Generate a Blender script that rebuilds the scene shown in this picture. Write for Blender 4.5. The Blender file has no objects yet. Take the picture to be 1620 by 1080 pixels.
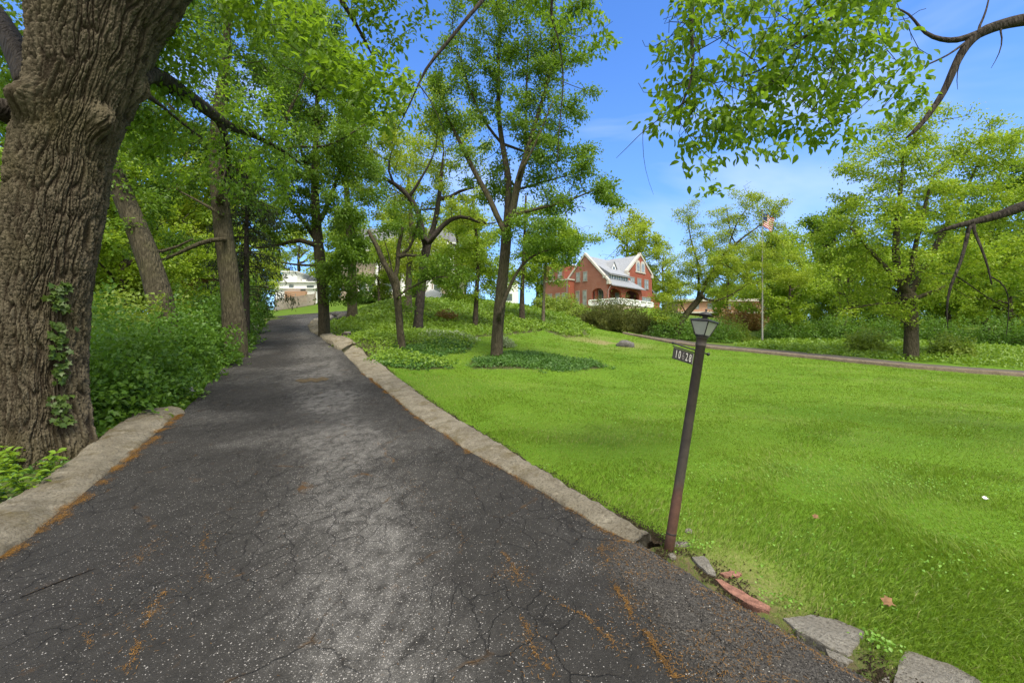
import bpy, math, random
import numpy as np
from mathutils import Vector
rng = np.random.default_rng(7)
random.seed(7)
C = bpy.context.scene.collection
EYE = 1.55
F = 720.0            # focal length in photo pixels (1620 wide)
PI = math.pi

# ------------------------------------------------------------------ helpers
def tag(o, label=None, cat=None, group=None, kind=None):
    if label: o['label'] = label
    if cat: o['category'] = cat
    if group: o['group'] = group
    if kind: o['kind'] = kind
    return o

def empty(name, loc=(0, 0, 0), rz=0.0):
    o = bpy.data.objects.new(name, None); C.objects.link(o)
    o.location = loc; o.rotation_euler = (0, 0, rz); o.empty_display_size = 0.2
    return o

def link(name, me, mat=None, parent=None, loc=None):
    o = bpy.data.objects.new(name, me); C.objects.link(o)
    if mat is not None and len(me.materials) == 0: me.materials.append(mat)
    if parent is not None: o.parent = parent
    if loc is not None: o.location = loc
    return o

def mesh_np(name, V, polys, smooth=False, attrs=None, fattrs=None):
    """polys: list of int arrays (M,k)"""
    me = bpy.data.meshes.new(name)
    V = np.asarray(V, dtype=np.float32).reshape(-1, 3)
    polys = [np.asarray(p, dtype=np.int32) for p in polys if len(p)]
    me.vertices.add(len(V)); me.vertices.foreach_set('co', V.ravel())
    li = np.concatenate([p.ravel() for p in polys])
    tot = np.concatenate([np.full(len(p), p.shape[1], np.int32) for p in polys])
    st = np.concatenate([[0], np.cumsum(tot)[:-1]]).astype(np.int32)
    me.loops.add(len(li)); me.loops.foreach_set('vertex_index', li)
    me.polygons.add(len(tot)); me.polygons.foreach_set('loop_start', st); me.polygons.foreach_set('loop_total', tot)
    me.polygons.foreach_set('use_smooth', np.full(len(tot), smooth, dtype=bool))
    me.update(calc_edges=True)
    for k, v in (attrs or {}).items():
        a = me.attributes.new(k, 'FLOAT', 'POINT'); a.data.foreach_set('value', np.asarray(v, np.float32))
    for k, v in (fattrs or {}).items():
        a = me.attributes.new(k, 'FLOAT', 'FACE'); a.data.foreach_set('value', np.asarray(v, np.float32))
    return me

def norm(a):
    return a / np.maximum(np.linalg.norm(a, axis=-1, keepdims=True), 1e-9)

# value noise ---------------------------------------------------------------
_P = rng.random(65536).astype(np.float32)
def _h(i, j, k):
    return _P[((i * 374761393 + j * 668265263 + k * 2147483647 + 12345) ^ ((i * 1274126177) >> 7) ^ (j * 97 + k * 57)) & 65535]
def vnoise(p):
    p = np.asarray(p, dtype=np.float64); f = np.floor(p).astype(np.int64); t = p - f; t = t * t * (3 - 2 * t)
    r = 0
    for dx in (0, 1):
        for dy in (0, 1):
            for dz in (0, 1):
                w = (t[..., 0] if dx else 1 - t[..., 0]) * (t[..., 1] if dy else 1 - t[..., 1]) * (t[..., 2] if dz else 1 - t[..., 2])
                r = r + w * _h(f[..., 0] + dx, f[..., 1] + dy, f[..., 2] + dz)
    return r
def fbm(p, oct=3):
    p = np.asarray(p, dtype=np.float64); s = 0; a = 0.5; n = 0
    for _ in range(oct):
        s = s + a * vnoise(p); n += a; a *= 0.5; p = p * 2.03 + 7.1
    return s / n
def n2(x, y, sc, oct=3, off=0.0):
    x = np.asarray(x, float); y = np.asarray(y, float)
    return fbm(np.stack([x * sc + off, y * sc + off, np.full_like(x, off)], -1), oct)
def sstep(a, b, x):
    t = np.clip((np.asarray(x, float) - a) / (b - a), 0, 1); return t * t * (3 - 2 * t)

# ------------------------------------------------------------------ terrain
def P(px, py, Y):            # a photo pixel at distance Y, as a point
    return np.array([(px - 810) * Y / F, Y, EYE + (540 - py) * Y / F])

prof_y = np.array([-10, 0, 3.4, 4.7, 8.5, 11.75, 16, 24, 34, 44, 47, 60])
prof_z = np.array([-0.05, 0, 0, 0.04, 0.20, 0.53, 0.90, 1.60, 2.72, 3.95, 4.3, 5.3])
def dz(y): return np.interp(y, prof_y, prof_z)
def drive_hit(px, py):
    ys = np.linspace(1.2, 50, 9000)
    e = 540 - F * (dz(ys) - EYE) / ys - py
    k = np.where(e <= 0)[0][0]
    return np.array([(px - 810) * ys[k] / F, ys[k]])
Lpx = [(0, 890), (75, 832), (150, 772), (222, 710), (285, 657), (320, 622), (340, 597), (370, 567), (398, 540), (410, 525), (426, 507)]
Rpx = [(1000, 868), (940, 836), (872, 790), (805, 750), (740, 716), (690, 682), (640, 645), (600, 612), (575, 592), (555, 572), (538, 553), (520, 541), (492, 525), (487, 516)]
Lw = np.array([drive_hit(*p) for p in Lpx]); Rw = np.array([drive_hit(*p) for p in Rpx])
Lw = np.vstack([[-2.4, -12], [-2.55, 0.0], [-3.1, 1.9], Lw]); 
Rap = np.array([[5.5, -12], [4.6, -3], [2.8, 0.3], [2.15, 1.3], [1.62, 2.05], [1.555, 2.21], [1.45, 2.43], [1.39, 2.57], [1.24, 2.83], [1.13, 3.10], [1.0, 3.36]])
Rw2 = np.vstack([Rap, Rw[1:]])
def Lx(y): return np.interp(y, Lw[:, 1], Lw[:, 0])
def Rx(y): return np.interp(y, Rw2[:, 1], Rw2[:, 0])

A = []
for y in (-8, -3, 0, 2, 3.4, 5, 7, 9, 12, 15, 19, 24, 30, 36, 42):
    for x in (Lx(y), Rx(y)): A.append((x, y, dz(y)))
def AP(px, py, Y): A.append(tuple(P(px, py, Y)))
for a in [(2.3, 2.07, 0), (4.8, 4.3, 0), (8, 7, 0), (11.4, 10.1, 0), (6, 0, 0), (12, 0, 0), (25, 22, .02), (2, 5, .03), (18, 14, 0)]: A.append(a)
for a in [(1440, 578, 23.5), (1300, 565, 26.5), (1190, 556, 29), (1100, 547, 32), (1040, 538, 36), (985, 527, 41), (940, 512, 55), (900, 497, 72),
          (1000, 600, 16), (810, 600, 14), (700, 602, 12.3), (1200, 600, 17), (900, 562, 21), (830, 532, 30), (960, 545, 31), (890, 548, 26), (790, 568, 18),
          (650, 500, 36), (700, 479, 44), (600, 482, 42), (880, 508, 42), (780, 485, 44), (760, 520, 33), (660, 527, 28), (637, 560, 19.5), (700, 545, 22), (600, 577, 14.5), (575, 545, 20), (560, 520, 30),
          (1250, 545, 38), (1500, 548, 34), (1610, 568, 27), (1350, 520, 55), (1550, 520, 55), (1205, 545, 39),
          (480, 490, 55), (440, 494, 55), (540, 488, 55), (640, 472, 62), (560, 472, 62), (720, 476, 60), (850, 488, 62)]: AP(*a)
for a in [(-4.6, 4.5, -.05), (-6.5, 6.5, -.05), (-8, 9, .1), (-14, 14, .3), (-9, 14, .6), (-12, 24, 1.5), (-20, 30, 2.0), (-25, 45, 3.8), (-40, 40, 4.0), (-40, 10, .2), (-10, 0, -.3), (-5, -3, -.1),
          (15.7, 76, 7.3), (25, 84, 8.0), (8, 84, 7.5), (32, 80, 5.5), (-30, 80, 6.4), (0, 100, 8.5), (60, 100, 6), (-80, 100, 5), (40, 25, -.1), (60, 60, 4.2), (45, 45, 2.6), (70, 10, -.5), (20, -15, 0), (-25, -20, -.3),
          (0, 200, 9), (150, 150, 6), (-150, 150, 6), (200, 0, 0), (-200, 0, 0), (0, -100, 0), (120, -80, 0), (-120, -80, 0), (0, 420, 8), (300, 400, 8), (-300, 400, 8)]: A.append(a)
A = np.array(A, float)
def _tk(d2): return np.where(d2 > 1e-12, 0.5 * d2 * np.log(np.maximum(d2, 1e-12)), 0)
_S = 50.0
_X = A[:, :2] / _S; n_ = len(A)
_K = _tk(((_X[:, None] - _X[None]) ** 2).sum(-1)) + np.eye(n_) * 2e-5
_M = np.zeros((n_ + 3, n_ + 3)); _M[:n_, :n_] = _K; _M[:n_, n_] = 1; _M[:n_, n_ + 1:] = _X; _M[n_, :n_] = 1; _M[n_ + 1:, :n_] = _X.T
_W = np.linalg.solve(_M, np.concatenate([A[:, 2], np.zeros(3)]))
def gz(x, y):
    x = np.atleast_1d(np.asarray(x, float)); y = np.atleast_1d(np.asarray(y, float)); sh = x.shape
    q = np.stack([x.ravel(), y.ravel()], -1) / _S
    out = np.empty(len(q))
    for s in range(0, len(q), 20000):
        c = q[s:s + 20000]
        out[s:s + 20000] = _tk(((c[:, None] - _X[None]) ** 2).sum(-1)) @ _W[:n_] + _W[n_] + c @ _W[n_ + 1:]
    return out.reshape(sh)
def g1(x, y): return float(gz(x, y)[0])
def hit(px, py, up=0.0):
    ys = np.geomspace(1.6, 160, 1500)
    z = gz((px - 810) * ys / F, ys) + up
    e = EYE + (540 - py) * ys / F - z
    k = np.where(e <= 0)[0]
    if len(k) == 0: return np.array([(px - 810) * 60 / F, 60, g1((px - 810) * 60 / F, 60)])
    k = k[0]; k0 = max(k - 1, 0); t = e[k0] / (e[k0] - e[k] + 1e-9) if k else 0
    y = ys[k0] + (ys[k] - ys[k0]) * t; x = (px - 810) * y / F
    return np.array([x, y, g1(x, y)])
def on(px, Y):
    x = (px - 810) * Y / F; return np.array([x, Y, g1(x, Y)])
def in_poly(px, py, poly):
    poly = np.asarray(poly, float); r = np.zeros(px.shape, bool); j = len(poly) - 1
    for i in range(len(poly)):
        xi, yi = poly[i]; xj, yj = poly[j]
        r ^= ((yi > py) != (yj > py)) & (px < (xj - xi) * (py - yi) / (yj - yi + 1e-12) + xi); j = i
    return r

# ------------------------------------------------------------------ materials
class NT:
    def __init__(s, name):
        s.m = bpy.data.materials.new(name); s.m.use_nodes = True; s.t = s.m.node_tree; s.t.nodes.clear()
        s.out = s.t.nodes.new('ShaderNodeOutputMaterial')
    def n(s, typ, **kw):
        nd = s.t.nodes.new('ShaderNode' + typ)
        for k, v in kw.items():
            if k[0] == '_': setattr(nd, k[1:], v)
            else:
                i = nd.inputs[int(k[1:])] if k[0] == 'i' and k[1:].isdigit() else nd.inputs[k.replace('__', ' ')]
                if isinstance(v, bpy.types.NodeSocket): s.t.links.new(v, i)
                else: i.default_value = v
        return nd
    def co(s, kind='Object'): return s.n('TexCoord').outputs[kind]
    def map(s, vec, sc): return s.n('Mapping', Vector=vec, Scale=sc).outputs[0]
    def noise(s, vec, scale, detail=3, rough=.55, dist=0): 
        return s.n('TexNoise', Vector=vec, Scale=scale, Detail=detail, Roughness=rough, Distortion=dist).outputs['Fac']
    def ramp(s, fac, stops, interp='LINEAR'):
        nd = s.n('ValToRGB', Fac=fac); r = nd.color_ramp; r.interpolation = interp
        while len(r.elements) < len(stops): r.elements.new(0.5)
        for e, (p, c) in zip(r.elements, stops):
            e.position = p; e.color = (c, c, c, 1) if isinstance(c, (int, float)) else (*c, 1)
        return nd.outputs[0]
    def mix(s, fac, a, b, mode='MIX'):
        nd = s.n('MixRGB', _blend_type=mode, Fac=fac)
        for i, v in ((1, a), (2, b)):
            if isinstance(v, bpy.types.NodeSocket): s.t.links.new(v, nd.inputs[i])
            else: nd.inputs[i].default_value = (*v, 1) if len(v) == 3 else v
        return nd.outputs[0]
    def math(s, op, a, b=0.0, clamp=False):
        return s.n('Math', _operation=op, _use_clamp=clamp, i0=a, i1=b).outputs[0]
    def attr(s, name): return s.n('Attribute', _attribute_name=name).outputs['Fac']
    def bump(s, h, strength=.5, dist=.02): return s.n('Bump', Height=h, Strength=strength, Distance=dist).outputs[0]
    def bsdf(s, col, rough=.8, spec=.3, normal=None, **kw):
        b = s.n('BsdfPrincipled', Roughness=rough)
        b.inputs['Specular IOR Level'].default_value = spec
        if isinstance(col, bpy.types.NodeSocket): s.t.links.new(col, b.inputs['Base Color'])
        else: b.inputs['Base Color'].default_value = (*col, 1)
        if normal is not None: s.t.links.new(normal, b.inputs['Normal'])
        for k, v in kw.items(): b.inputs[k].default_value = v
        return b.outputs[0]
    def done(s, sh): s.t.links.new(sh, s.out.inputs['Surface']); return s.m

def m_plain(name, col, rough=.7, spec=.3, var=.25, sc=6, bump=0.0, **kw):
    t = NT(name); v = t.co()
    n = t.noise(v, sc, 4)
    c = t.mix(t.ramp(n, [(.3, 0), (.7, 1)]), tuple(x * (1 - var) for x in col), tuple(min(1, x * (1 + var)) for x in col))
    nm = t.bump(t.noise(v, sc * 6, 4), bump, .02) if bump else None
    return t.done(t.bsdf(c, rough, spec, nm, **kw))

def m_leaf(name, dark, light, trans=.42, tcol=None, clump=1.2, rough=.45):
    """thin leaf: diffuse with a soft gloss, and light coming through it"""
    t = NT(name); v = t.co()
    r = t.attr('rnd')
    cl = t.ramp(t.noise(v, clump, 2), [(.32, 0), (.68, 1)])
    f = t.math('ADD', t.math('MULTIPLY', r, .55), t.math('MULTIPLY', cl, .45))
    c = t.mix(f, dark, light)
    b = t.bsdf(c, rough, .35)
    tc = t.mix(.5, c, tcol if tcol else tuple(min(1, x * k) for x, k in zip(light, (1.5, 1.45, .9))))
    tr = t.n('BsdfTranslucent', Color=tc).outputs[0]
    return t.done(t.n('MixShader', i0=trans, i1=b, i2=tr).outputs[0])

def m_bark(name, dark, light, sc=1.0, moss=None, strength=.9):
    t = NT(name); v = t.co()
    m = t.map(v, (9 * sc, 9 * sc, 1.6 * sc))
    w = t.n('TexVoronoi', _feature='DISTANCE_TO_EDGE', Vector=t.mix(.25, m, t.n('TexNoise', Vector=m, Scale=1.5).outputs['Color'], 'ADD'), Scale=1.4).outputs[0]
    n = t.noise(t.map(v, (14 * sc, 14 * sc, 3 * sc)), 2.0, 5, .65)
    h = t.math('ADD', t.math('MULTIPLY', t.ramp(w, [(0, 0), (.35, 1)]), .7), t.math('MULTIPLY', n, .6))
    c = t.mix(t.ramp(n, [(.3, 0), (.7, 1)]), dark, light)
    if moss: c = t.mix(t.ramp(t.noise(v, .9, 4), [(.48, 0), (.7, .75)]), c, moss)
    return t.done(t.bsdf(c, .9, .15, t.bump(h, strength, .05)))

M = {}
M['leaf_mid'] = m_leaf('leaf_mid_green', (0.069, 0.145, 0.010), (0.172, 0.284, 0.023))
M['leaf_dark'] = m_leaf('leaf_deep_green', (0.044, 0.107, 0.009), (0.110, 0.208, 0.016))
M['leaf_light'] = m_leaf('leaf_spring_green', (0.138, 0.239, 0.013), (0.310, 0.428, 0.034))
M['leaf_yellow'] = m_leaf('leaf_yellow_green', (0.179, 0.258, 0.016), (0.373, 0.460, 0.042))
M['leaf_near'] = m_leaf('leaf_hanging_green', (0.076, 0.158, 0.010), (0.193, 0.315, 0.021), .55)
M['leaf_shrub'] = m_leaf('leaf_shrub_green', (.048, .125, .012), (.140, .260, .026), .40, clump=2.0)
M['leaf_shrub_light'] = m_leaf('leaf_shrub_light', (0.117, 0.202, 0.019), (0.276, 0.353, 0.046), .38, clump=1.5)
M['leaf_juniper'] = m_leaf('needle_juniper', (.038, .060, .010), (.150, .155, .028), .2, clump=1.6, rough=.7)
M['leaf_rust'] = m_leaf('leaf_rust', (.14, .12, .03), (.34, .20, .06), .3)
M['needle'] = m_leaf('needle_spruce', (.016, .032, .008), (.045, .060, .018), .15, rough=.7)
M['cover'] = m_leaf('leaf_ground_cover', (.085, .175, .010), (.220, .335, .025), .34, clump=.8)
M['cover_dark'] = m_leaf('leaf_ground_cover_deep', (.035, .100, .010), (.090, .190, .022), .28, clump=1.0)
M['cover_pale'] = m_leaf('leaf_variegated', (.16, .22, .10), (.40, .46, .26), .3)
M['ivy'] = m_leaf('leaf_ivy', (.035, .075, .010), (.085, .13, .016), .3)
M['bark'] = m_bark('bark_grey_brown', (.029, .024, .014), (.104, .089, .055), moss=(.074, .070, .030))
M['bark_dark'] = m_bark('bark_dark_oak', (.018, .015, .012), (.075, .062, .048))
M['bark_mid'] = m_bark('bark_mid', (.026, .020, .014), (.095, .076, .052))
M['bark_pale'] = m_bark('bark_pale', (.065, .052, .036), (.20, .17, .118), moss=(.14, .14, .07))
M['bark_peel'] = m_bark('bark_peeling', (.045, .032, .020), (.19, .155, .11))
M['twig'] = m_plain('twig_brown', (.05, .04, .028), .9, .1)

def m_bigbark():
    t = NT('bark_deep_furrowed'); v = t.co()
    m = t.map(v, (1, 1, .35))
    n1 = t.noise(m, 11, 6, .68)
    n2_ = t.noise(v, 1.3, 4, .6)
    fine = t.noise(t.map(v, (1, 1, .3)), 70, 5, .7)
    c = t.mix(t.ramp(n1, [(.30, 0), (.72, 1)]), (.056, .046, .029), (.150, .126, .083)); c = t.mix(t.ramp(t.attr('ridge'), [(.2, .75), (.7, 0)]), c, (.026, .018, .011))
    c = t.mix(t.ramp(n2_, [(.45, 0), (.72, .5)]), c, (.075, .066, .026))
    c = t.mix(t.ramp(t.noise(v, 26, 4, .7), [(.60, 0), (.74, .55)]), c, (.24, .205, .145))
    return t.done(t.bsdf(c, .92, .12, t.bump(t.math('ADD', fine, t.math('MULTIPLY', n1, 1.2)), .8, .02)))
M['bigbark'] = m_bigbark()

def m_ground():
    t = NT('ground_lawn_soil'); v = t.co()
    big = t.ramp(t.noise(v, .35, 3), [(.3, 0), (.7, 1)])
    med = t.ramp(t.noise(v, 2.2, 5, .65), [(.3, 0), (.7, 1)])
    fine = t.noise(t.map(v, (1, .45, 1)), 40, 4, .7)
    g = t.mix(big, (.085, .165, .014), (.145, .230, .022))
    g = t.mix(t.math('MULTIPLY', med, .55), g, (.10, .195, .008))
    g = t.mix(t.ramp(fine, [(.35, 0), (.7, .6)]), g, (.055, .125, .006))
    soil = t.mix(med, (.045, .034, .020), (.095, .075, .042))
    soil = t.mix(t.ramp(fine, [(.4, 0), (.6, .8)]), soil, (.05, .085, .015))
    dirt = t.mix(med, (.17, .14, .06), (.27, .22, .11))
    dirt = t.mix(t.ramp(fine, [(.45, 0), (.6, .7)]), dirt, (.11, .16, .02))
    c = t.mix(t.attr('cover'), g, soil); c = t.mix(t.attr('dirt'), c, dirt)
    return t.done(t.bsdf(c, .95, .1, t.bump(t.math('ADD', fine, med), .5, .04)))
M['ground'] = m_ground()

def m_grass():
    t = NT('grass_blade'); v = t.co()
    r = t.attr('rnd'); big = t.ramp(t.noise(v, .5, 4, .6), [(.32, 0), (.68, 1)])
    c = t.mix(r, (.070, .145, .012), (.210, .300, .032))
    c = t.mix(t.math('MULTIPLY', big, .55), c, (.240, .305, .034))
    c = t.mix(t.attr('dry'), c, (.33, .29, .12))
    b = t.bsdf(c, .5, .3); tr = t.n('BsdfTranslucent', Color=t.mix(.5, c, (.25, .42, .015))).outputs[0]
    return t.done(t.n('MixShader', i0=.35, i1=b, i2=tr).outputs[0])
M['grass'] = m_grass()

def m_asphalt():
    t = NT('asphalt_worn'); v = t.co()
    warp = t.n('TexNoise', Vector=v, Scale=1.3, Detail=4).outputs['Color']
    n_big = t.noise(v, .8, 5, .62); n_med = t.noise(v, 5, 5, .65); n_f = t.noise(v, 55, 3, .7)
    worn = t.math('MULTIPLY', t.attr('worn'), t.ramp(t.noise(t.map(v, (1.6, .9, 1)), 4.5, 6, .75), [(.30, .0), (.62, 1)]), True)
    base = t.mix(t.ramp(n_big, [(.3, 0), (.7, 1)]), (.0108, .0102, .0092), (.0245, .0230, .0205))
    base = t.mix(t.ramp(n_f, [(.3, 0), (.75, .6)]), base, (.042, .0385, .033))
    base = t.mix(t.math('MULTIPLY', worn, .48), base, (.185, .176, .158))
    # exposed aggregate, chip by chip
    def chips(scale, lo, hi, colr, c):
        vv = t.n('TexVoronoi', Vector=v, Scale=scale)
        cell = t.n('SeparateColor', Color=vv.outputs['Color']).outputs[0]
        inside = t.ramp(vv.outputs['Distance'], [(.28, 1), (.42, 0)])
        th = t.math('SUBTRACT', hi, t.math('MULTIPLY', worn, hi - lo))
        on_ = t.math('GREATER_THAN', cell, th)
        return t.mix(t.math('MULTIPLY', inside, on_), c, colr), vv.outputs['Distance']
    c, _ = chips(100, .55, .994, (.34, .32, .29), base)
    c, d2 = chips(160, .42, .97, (.20, .19, .17), c)
    c = t.mix(t.math('MULTIPLY', t.attr('gravel'), .75), c, t.mix(t.ramp(t.noise(v, 75, 2), [(.35, 0), (.7, 1)]), (.020, .0185, .016), (.115, .106, .092)))
    # cracks: irregular plates, only in patches
    vw = t.mix(.22, v, warp, 'ADD')
    vw2 = t.mix(.10, vw, t.n('TexNoise', Vector=v, Scale=9, Detail=4).outputs['Color'], 'ADD')
    e1 = t.n('TexVoronoi', _feature='DISTANCE_TO_EDGE', Vector=t.map(vw2, (1.5, .75, 1)), Scale=1.0).outputs[0]
    e2 = t.n('TexVoronoi', _feature='DISTANCE_TO_EDGE', Vector=t.map(vw2, (1.3, .8, 1)), Scale=3.6).outputs[0]
    k1 = t.math('MULTIPLY', t.ramp(e1, [(.0, .9), (.010, 0)]), t.ramp(t.noise(v, 1.6, 4), [(.50, 0), (.56, 1)]))
    k2 = t.math('MULTIPLY', t.ramp(e2, [(.0, .8), (.026, 0)]), t.ramp(t.noise(v, .7, 4, .6), [(.43, 0), (.53, 1)]))
    k = t.math('MAXIMUM', k1, k2)
    c = t.mix(t.math('MULTIPLY', k, .60), c, (.010, .009, .008))
    deb = t.math('MULTIPLY', t.ramp(e1, [(.0, 1), (.03, 0)]), t.ramp(t.noise(v, 3.1, 5, .7), [(.56, 0), (.68, 1)]))
    c = t.mix(t.math('MULTIPLY', deb, .8), c, (.095, .050, .014))
    h = t.math('SUBTRACT', t.math('ADD', t.math('MULTIPLY', d2, .6), t.math('MULTIPLY', n_f, .8)), t.math('MULTIPLY', k, 1.6))
    return t.done(t.bsdf(c, .88, .14, t.bump(h, .85, .010)))
M['asphalt'] = m_asphalt()

def m_road():
    t = NT('road_brown_asphalt'); v = t.co()
    c = t.mix(t.ramp(t.noise(v, 1.2, 5), [(.3, 0), (.7, 1)]), (.060, .050, .038), (.11, .094, .072))
    return t.done(t.bsdf(c, .9, .2, t.bump(t.noise(v, 30, 3), .4, .01)))
M['road'] = m_road()

def m_concrete(name, c1, c2, moss, mossiness=.5):
    t = NT(name); v = t.co()
    a = t.noise(v, 3, 6, .65); f = t.noise(v, 45, 4, .7)
    c = t.mix(t.ramp(a, [(.3, 0), (.7, 1)]), c1, c2)
    c = t.mix(t.ramp(t.noise(v, 2.1, 5, .7), [(mossiness, 0), (mossiness + .18, .85)]), c, moss)
    c = t.mix(t.ramp(f, [(.36, .60), (.52, 0)]), c, (.085, .070, .046)); c = t.mix(t.ramp(t.noise(v, 9, 6, .75), [(.54, 0), (.66, .5)]), c, tuple(x * .55 for x in c1)); c = t.mix(t.ramp(t.noise(v, 6.3, 6, .75), [(.56, 0), (.68, .55)]), c, tuple(min(1, x * 1.45) for x in c2))
    vo = t.n('TexVoronoi', Vector=v, Scale=70); cell = t.n('SeparateColor', Color=vo.outputs['Color']).outputs[0]
    c = t.mix(t.math('MULTIPLY', t.math('GREATER_THAN', cell, .93), t.ramp(vo.outputs['Distance'], [(.2, .7), (.34, 0)])), c, (.42, .39, .32))
    return t.done(t.bsdf(c, .92, .15, t.bump(t.math('ADD', t.math('ADD', f, t.noise(v, 150, 3, .7)), t.math('MULTIPLY', a, 1.5)), 1.0, .03)))
M['clover'] = m_leaf('leaf_clover', (.10, .22, .02), (.20, .36, .04), .3)
M['kerb'] = m_concrete('concrete_mossy', (.200, .172, .118), (.375, .335, .250), (.165, .130, .055), .50)
M['stone'] = m_concrete('stone_weathered', (.25, .228, .182), (.40, .37, .305), (.22, .195, .135), .58)
M['stone_dark'] = m_concrete('stone_dark', (.09, .085, .08), (.20, .19, .18), (.12, .115, .08), .6)
M['brick_bit'] = m_plain('brick_terracotta', (.26, .130, .092), .9, .15, .45, 22, .8)
M['soil'] = m_plain('soil_dark_crumbly', (.040, .030, .018), .95, .1, .5, 22, .9)
M['patch'] = m_plain('pothole_gravel', (.085, .065, .038), .95, .1, .5, 18, .9)
M['litter'] = m_plain('catkin_orange', (.165, .085, .020), .9, .1, .55, 25)
M['pebble'] = m_plain('pebble_dark', (.050, .0455, .039), .8, .3, .9, 60)
M['pebble_light'] = m_plain('pebble_light', (.34, .32, .28), .8, .3, .3, 60)
M['kerb2'] = m_concrete('kerb_brown', (.17, .13, .09), (.26, .21, .15), (.12, .11, .05), .6)
EXPOSURE = 0.9
# ------------------------------------------------------------------ tubes, leaves, trees
def tubes(chains, mat_sides=lambda r: 14 if r > .15 else 9 if r > .05 else 5 if r > .015 else 3, wob=0.0):
    """chains: list of (points (n,3), radii (n,)) -> V, polys"""
    V = []; Q = []; T = []; base = 0
    for pts, rad in chains:
        pts = np.asarray(pts, float); rad = np.asarray(rad, float); n = len(pts)
        if n < 2: continue
        k = mat_sides(rad.max())
        t = np.empty_like(pts); t[1:-1] = pts[2:] - pts[:-2]; t[0] = pts[1] - pts[0]; t[-1] = pts[-1] - pts[-2]; t = norm(t)
        ref = np.array([1, 0, 0.]) if abs(t[:, 0]).max() < .9 else np.array([0, 1, 0.]) if abs(t[:, 1]).max() < .9 else np.array([.31, .57, .76])
        u = norm(np.cross(t, ref)); w = np.cross(t, u)
        a = np.arange(k) * 2 * PI / k
        rr = rad[:, None] * np.ones(k)
        if wob and rad.max() > .04:
            ph = rng.random(4) * 6
            rr = rr * (1 + wob * np.sin(a * 2 + ph[0])[None] * .6 + wob * np.sin(a[None] * 3 + ph[1] + np.arange(n)[:, None] * .35) + wob * (rng.random((n, 1)) - .5))
        ring = pts[:, None] + rr[..., None] * (np.cos(a)[None, :, None] * u[:, None] + np.sin(a)[None, :, None] * w[:, None])
        V.append(ring.reshape(-1, 3))
        i = np.arange(n - 1)[:, None] * k; j = np.arange(k)[None]; j2 = (j + 1) % k
        Q.append((np.stack([i + j, i + j2, i + k + j2, i + k + j], -1) + base).reshape(-1, 4))
        V.append(pts[-1:] + t[-1:] * rad[-1]); tip = base + n * k
        T.append(np.stack([base + (n - 1) * k + np.arange(k), base + (n - 1) * k + (np.arange(k) + 1) % k, np.full(k, tip)], -1))
        base += n * k + 1
    return np.concatenate(V), [np.concatenate(Q), np.concatenate(T)]

def leaves(pos, axis, nrm, size, shape='rhomb', width=.55):
    """pos/axis/nrm (N,3), size (N,) -> V, polys, per-face rnd"""
    N_ = len(pos); axis = norm(axis); side = norm(np.cross(axis, nrm)); up = np.cross(side, axis)
    s = size[:, None]; w = width * s * .5
    if shape == 'rhomb':
        V = np.stack([pos, pos + axis * s * .45 + side * w + up * s * .10, pos + axis * s - up * s * .10, pos + axis * s * .45 - side * w + up * s * .10], 1)
        b = np.arange(N_)[:, None] * 4
        return V.reshape(-1, 3), [np.concatenate([b + [0, 1, 2], b + [0, 2, 3]])], lambda r: np.concatenate([r, r])
    if shape == 'ovate':
        f = [(.0, 0, 0), (.16, .62, .07), (.42, 1, .12), (.70, .72, .07), (1.0, 0, -.16), (.70, -.72, .07), (.42, -1, .12), (.16, -.62, .07), (.42, 0, 0)]
        V = np.stack([pos + axis * s * a + side * w * b + up * s * c for a, b, c in f], 1)
        b = np.arange(N_)[:, None] * 9
        q = np.concatenate([b + [0, 1, 2, 8], b + [8, 2, 3, 4], b + [0, 8, 6, 7], b + [8, 4, 5, 6]])
        return V.reshape(-1, 3), [q], lambda r: np.concatenate([r] * 4)
    if shape == 'lobed':
        f = [(0, 0, 0), (.05, .9, .03), (.38, .55, .05), (.55, 1.0, .0), (.66, .35, .05), (1.0, 0, -.08), (.66, -.35, .05), (.55, -1.0, .0), (.38, -.55, .05), (.05, -.9, .03)]
        V = np.stack([pos + axis * s * a + side * w * b + up * s * c for a, b, c in f], 1)
        b = np.arange(N_)[:, None] * 10
        q = np.concatenate([b + [0, 1, 2], b + [0, 8, 9], b + [2, 3, 4], b + [6, 7, 8], b + [4, 5, 6], b + [0, 2, 4], b + [0, 6, 8], b + [0, 4, 6]])
        return V.reshape(-1, 3), [q], lambda r: np.concatenate([r] * 8)

def rdir(n, zb=0.0):
    d = rng.normal(size=(n, 3)); d[:, 2] += zb; return norm(d)

def leaf_mesh(name, pos, axis, nrm, size, mat, shape='rhomb', width=.55, rnd=None):
    V, polys, rep = leaves(pos, axis, nrm, size, shape, width)
    r = rng.random(len(pos)) if rnd is None else rnd
    me = mesh_np(name, V, polys, shape != 'rhomb', fattrs={'rnd': rep(r)})
    if isinstance(mat, (list, tuple)):
        for m in mat: me.materials.append(m)
        idx = (rng.random(len(pos)) < .3).astype(np.int32)
        me.polygons.foreach_set('material_index', np.asarray(rep(idx), np.int32))
    else: me.materials.append(mat)
    return me

def resample(pts, rad, step):
    pts = np.asarray(pts, float); d = np.concatenate([[0], np.cumsum(np.linalg.norm(np.diff(pts, axis=0), axis=1))])
    n = max(2, int(d[-1] / step) + 1); s = np.linspace(0, d[-1], n)
    # smooth the corners of the hand-drawn path a little
    p = np.stack([np.interp(s, d, pts[:, k]) for k in range(3)], -1); r = np.interp(s, d, rad)
    for _ in range(2):
        q = p.copy(); q[1:-1] = p[1:-1] * .5 + (p[2:] + p[:-2]) * .25; p = q
    return p, r

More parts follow.
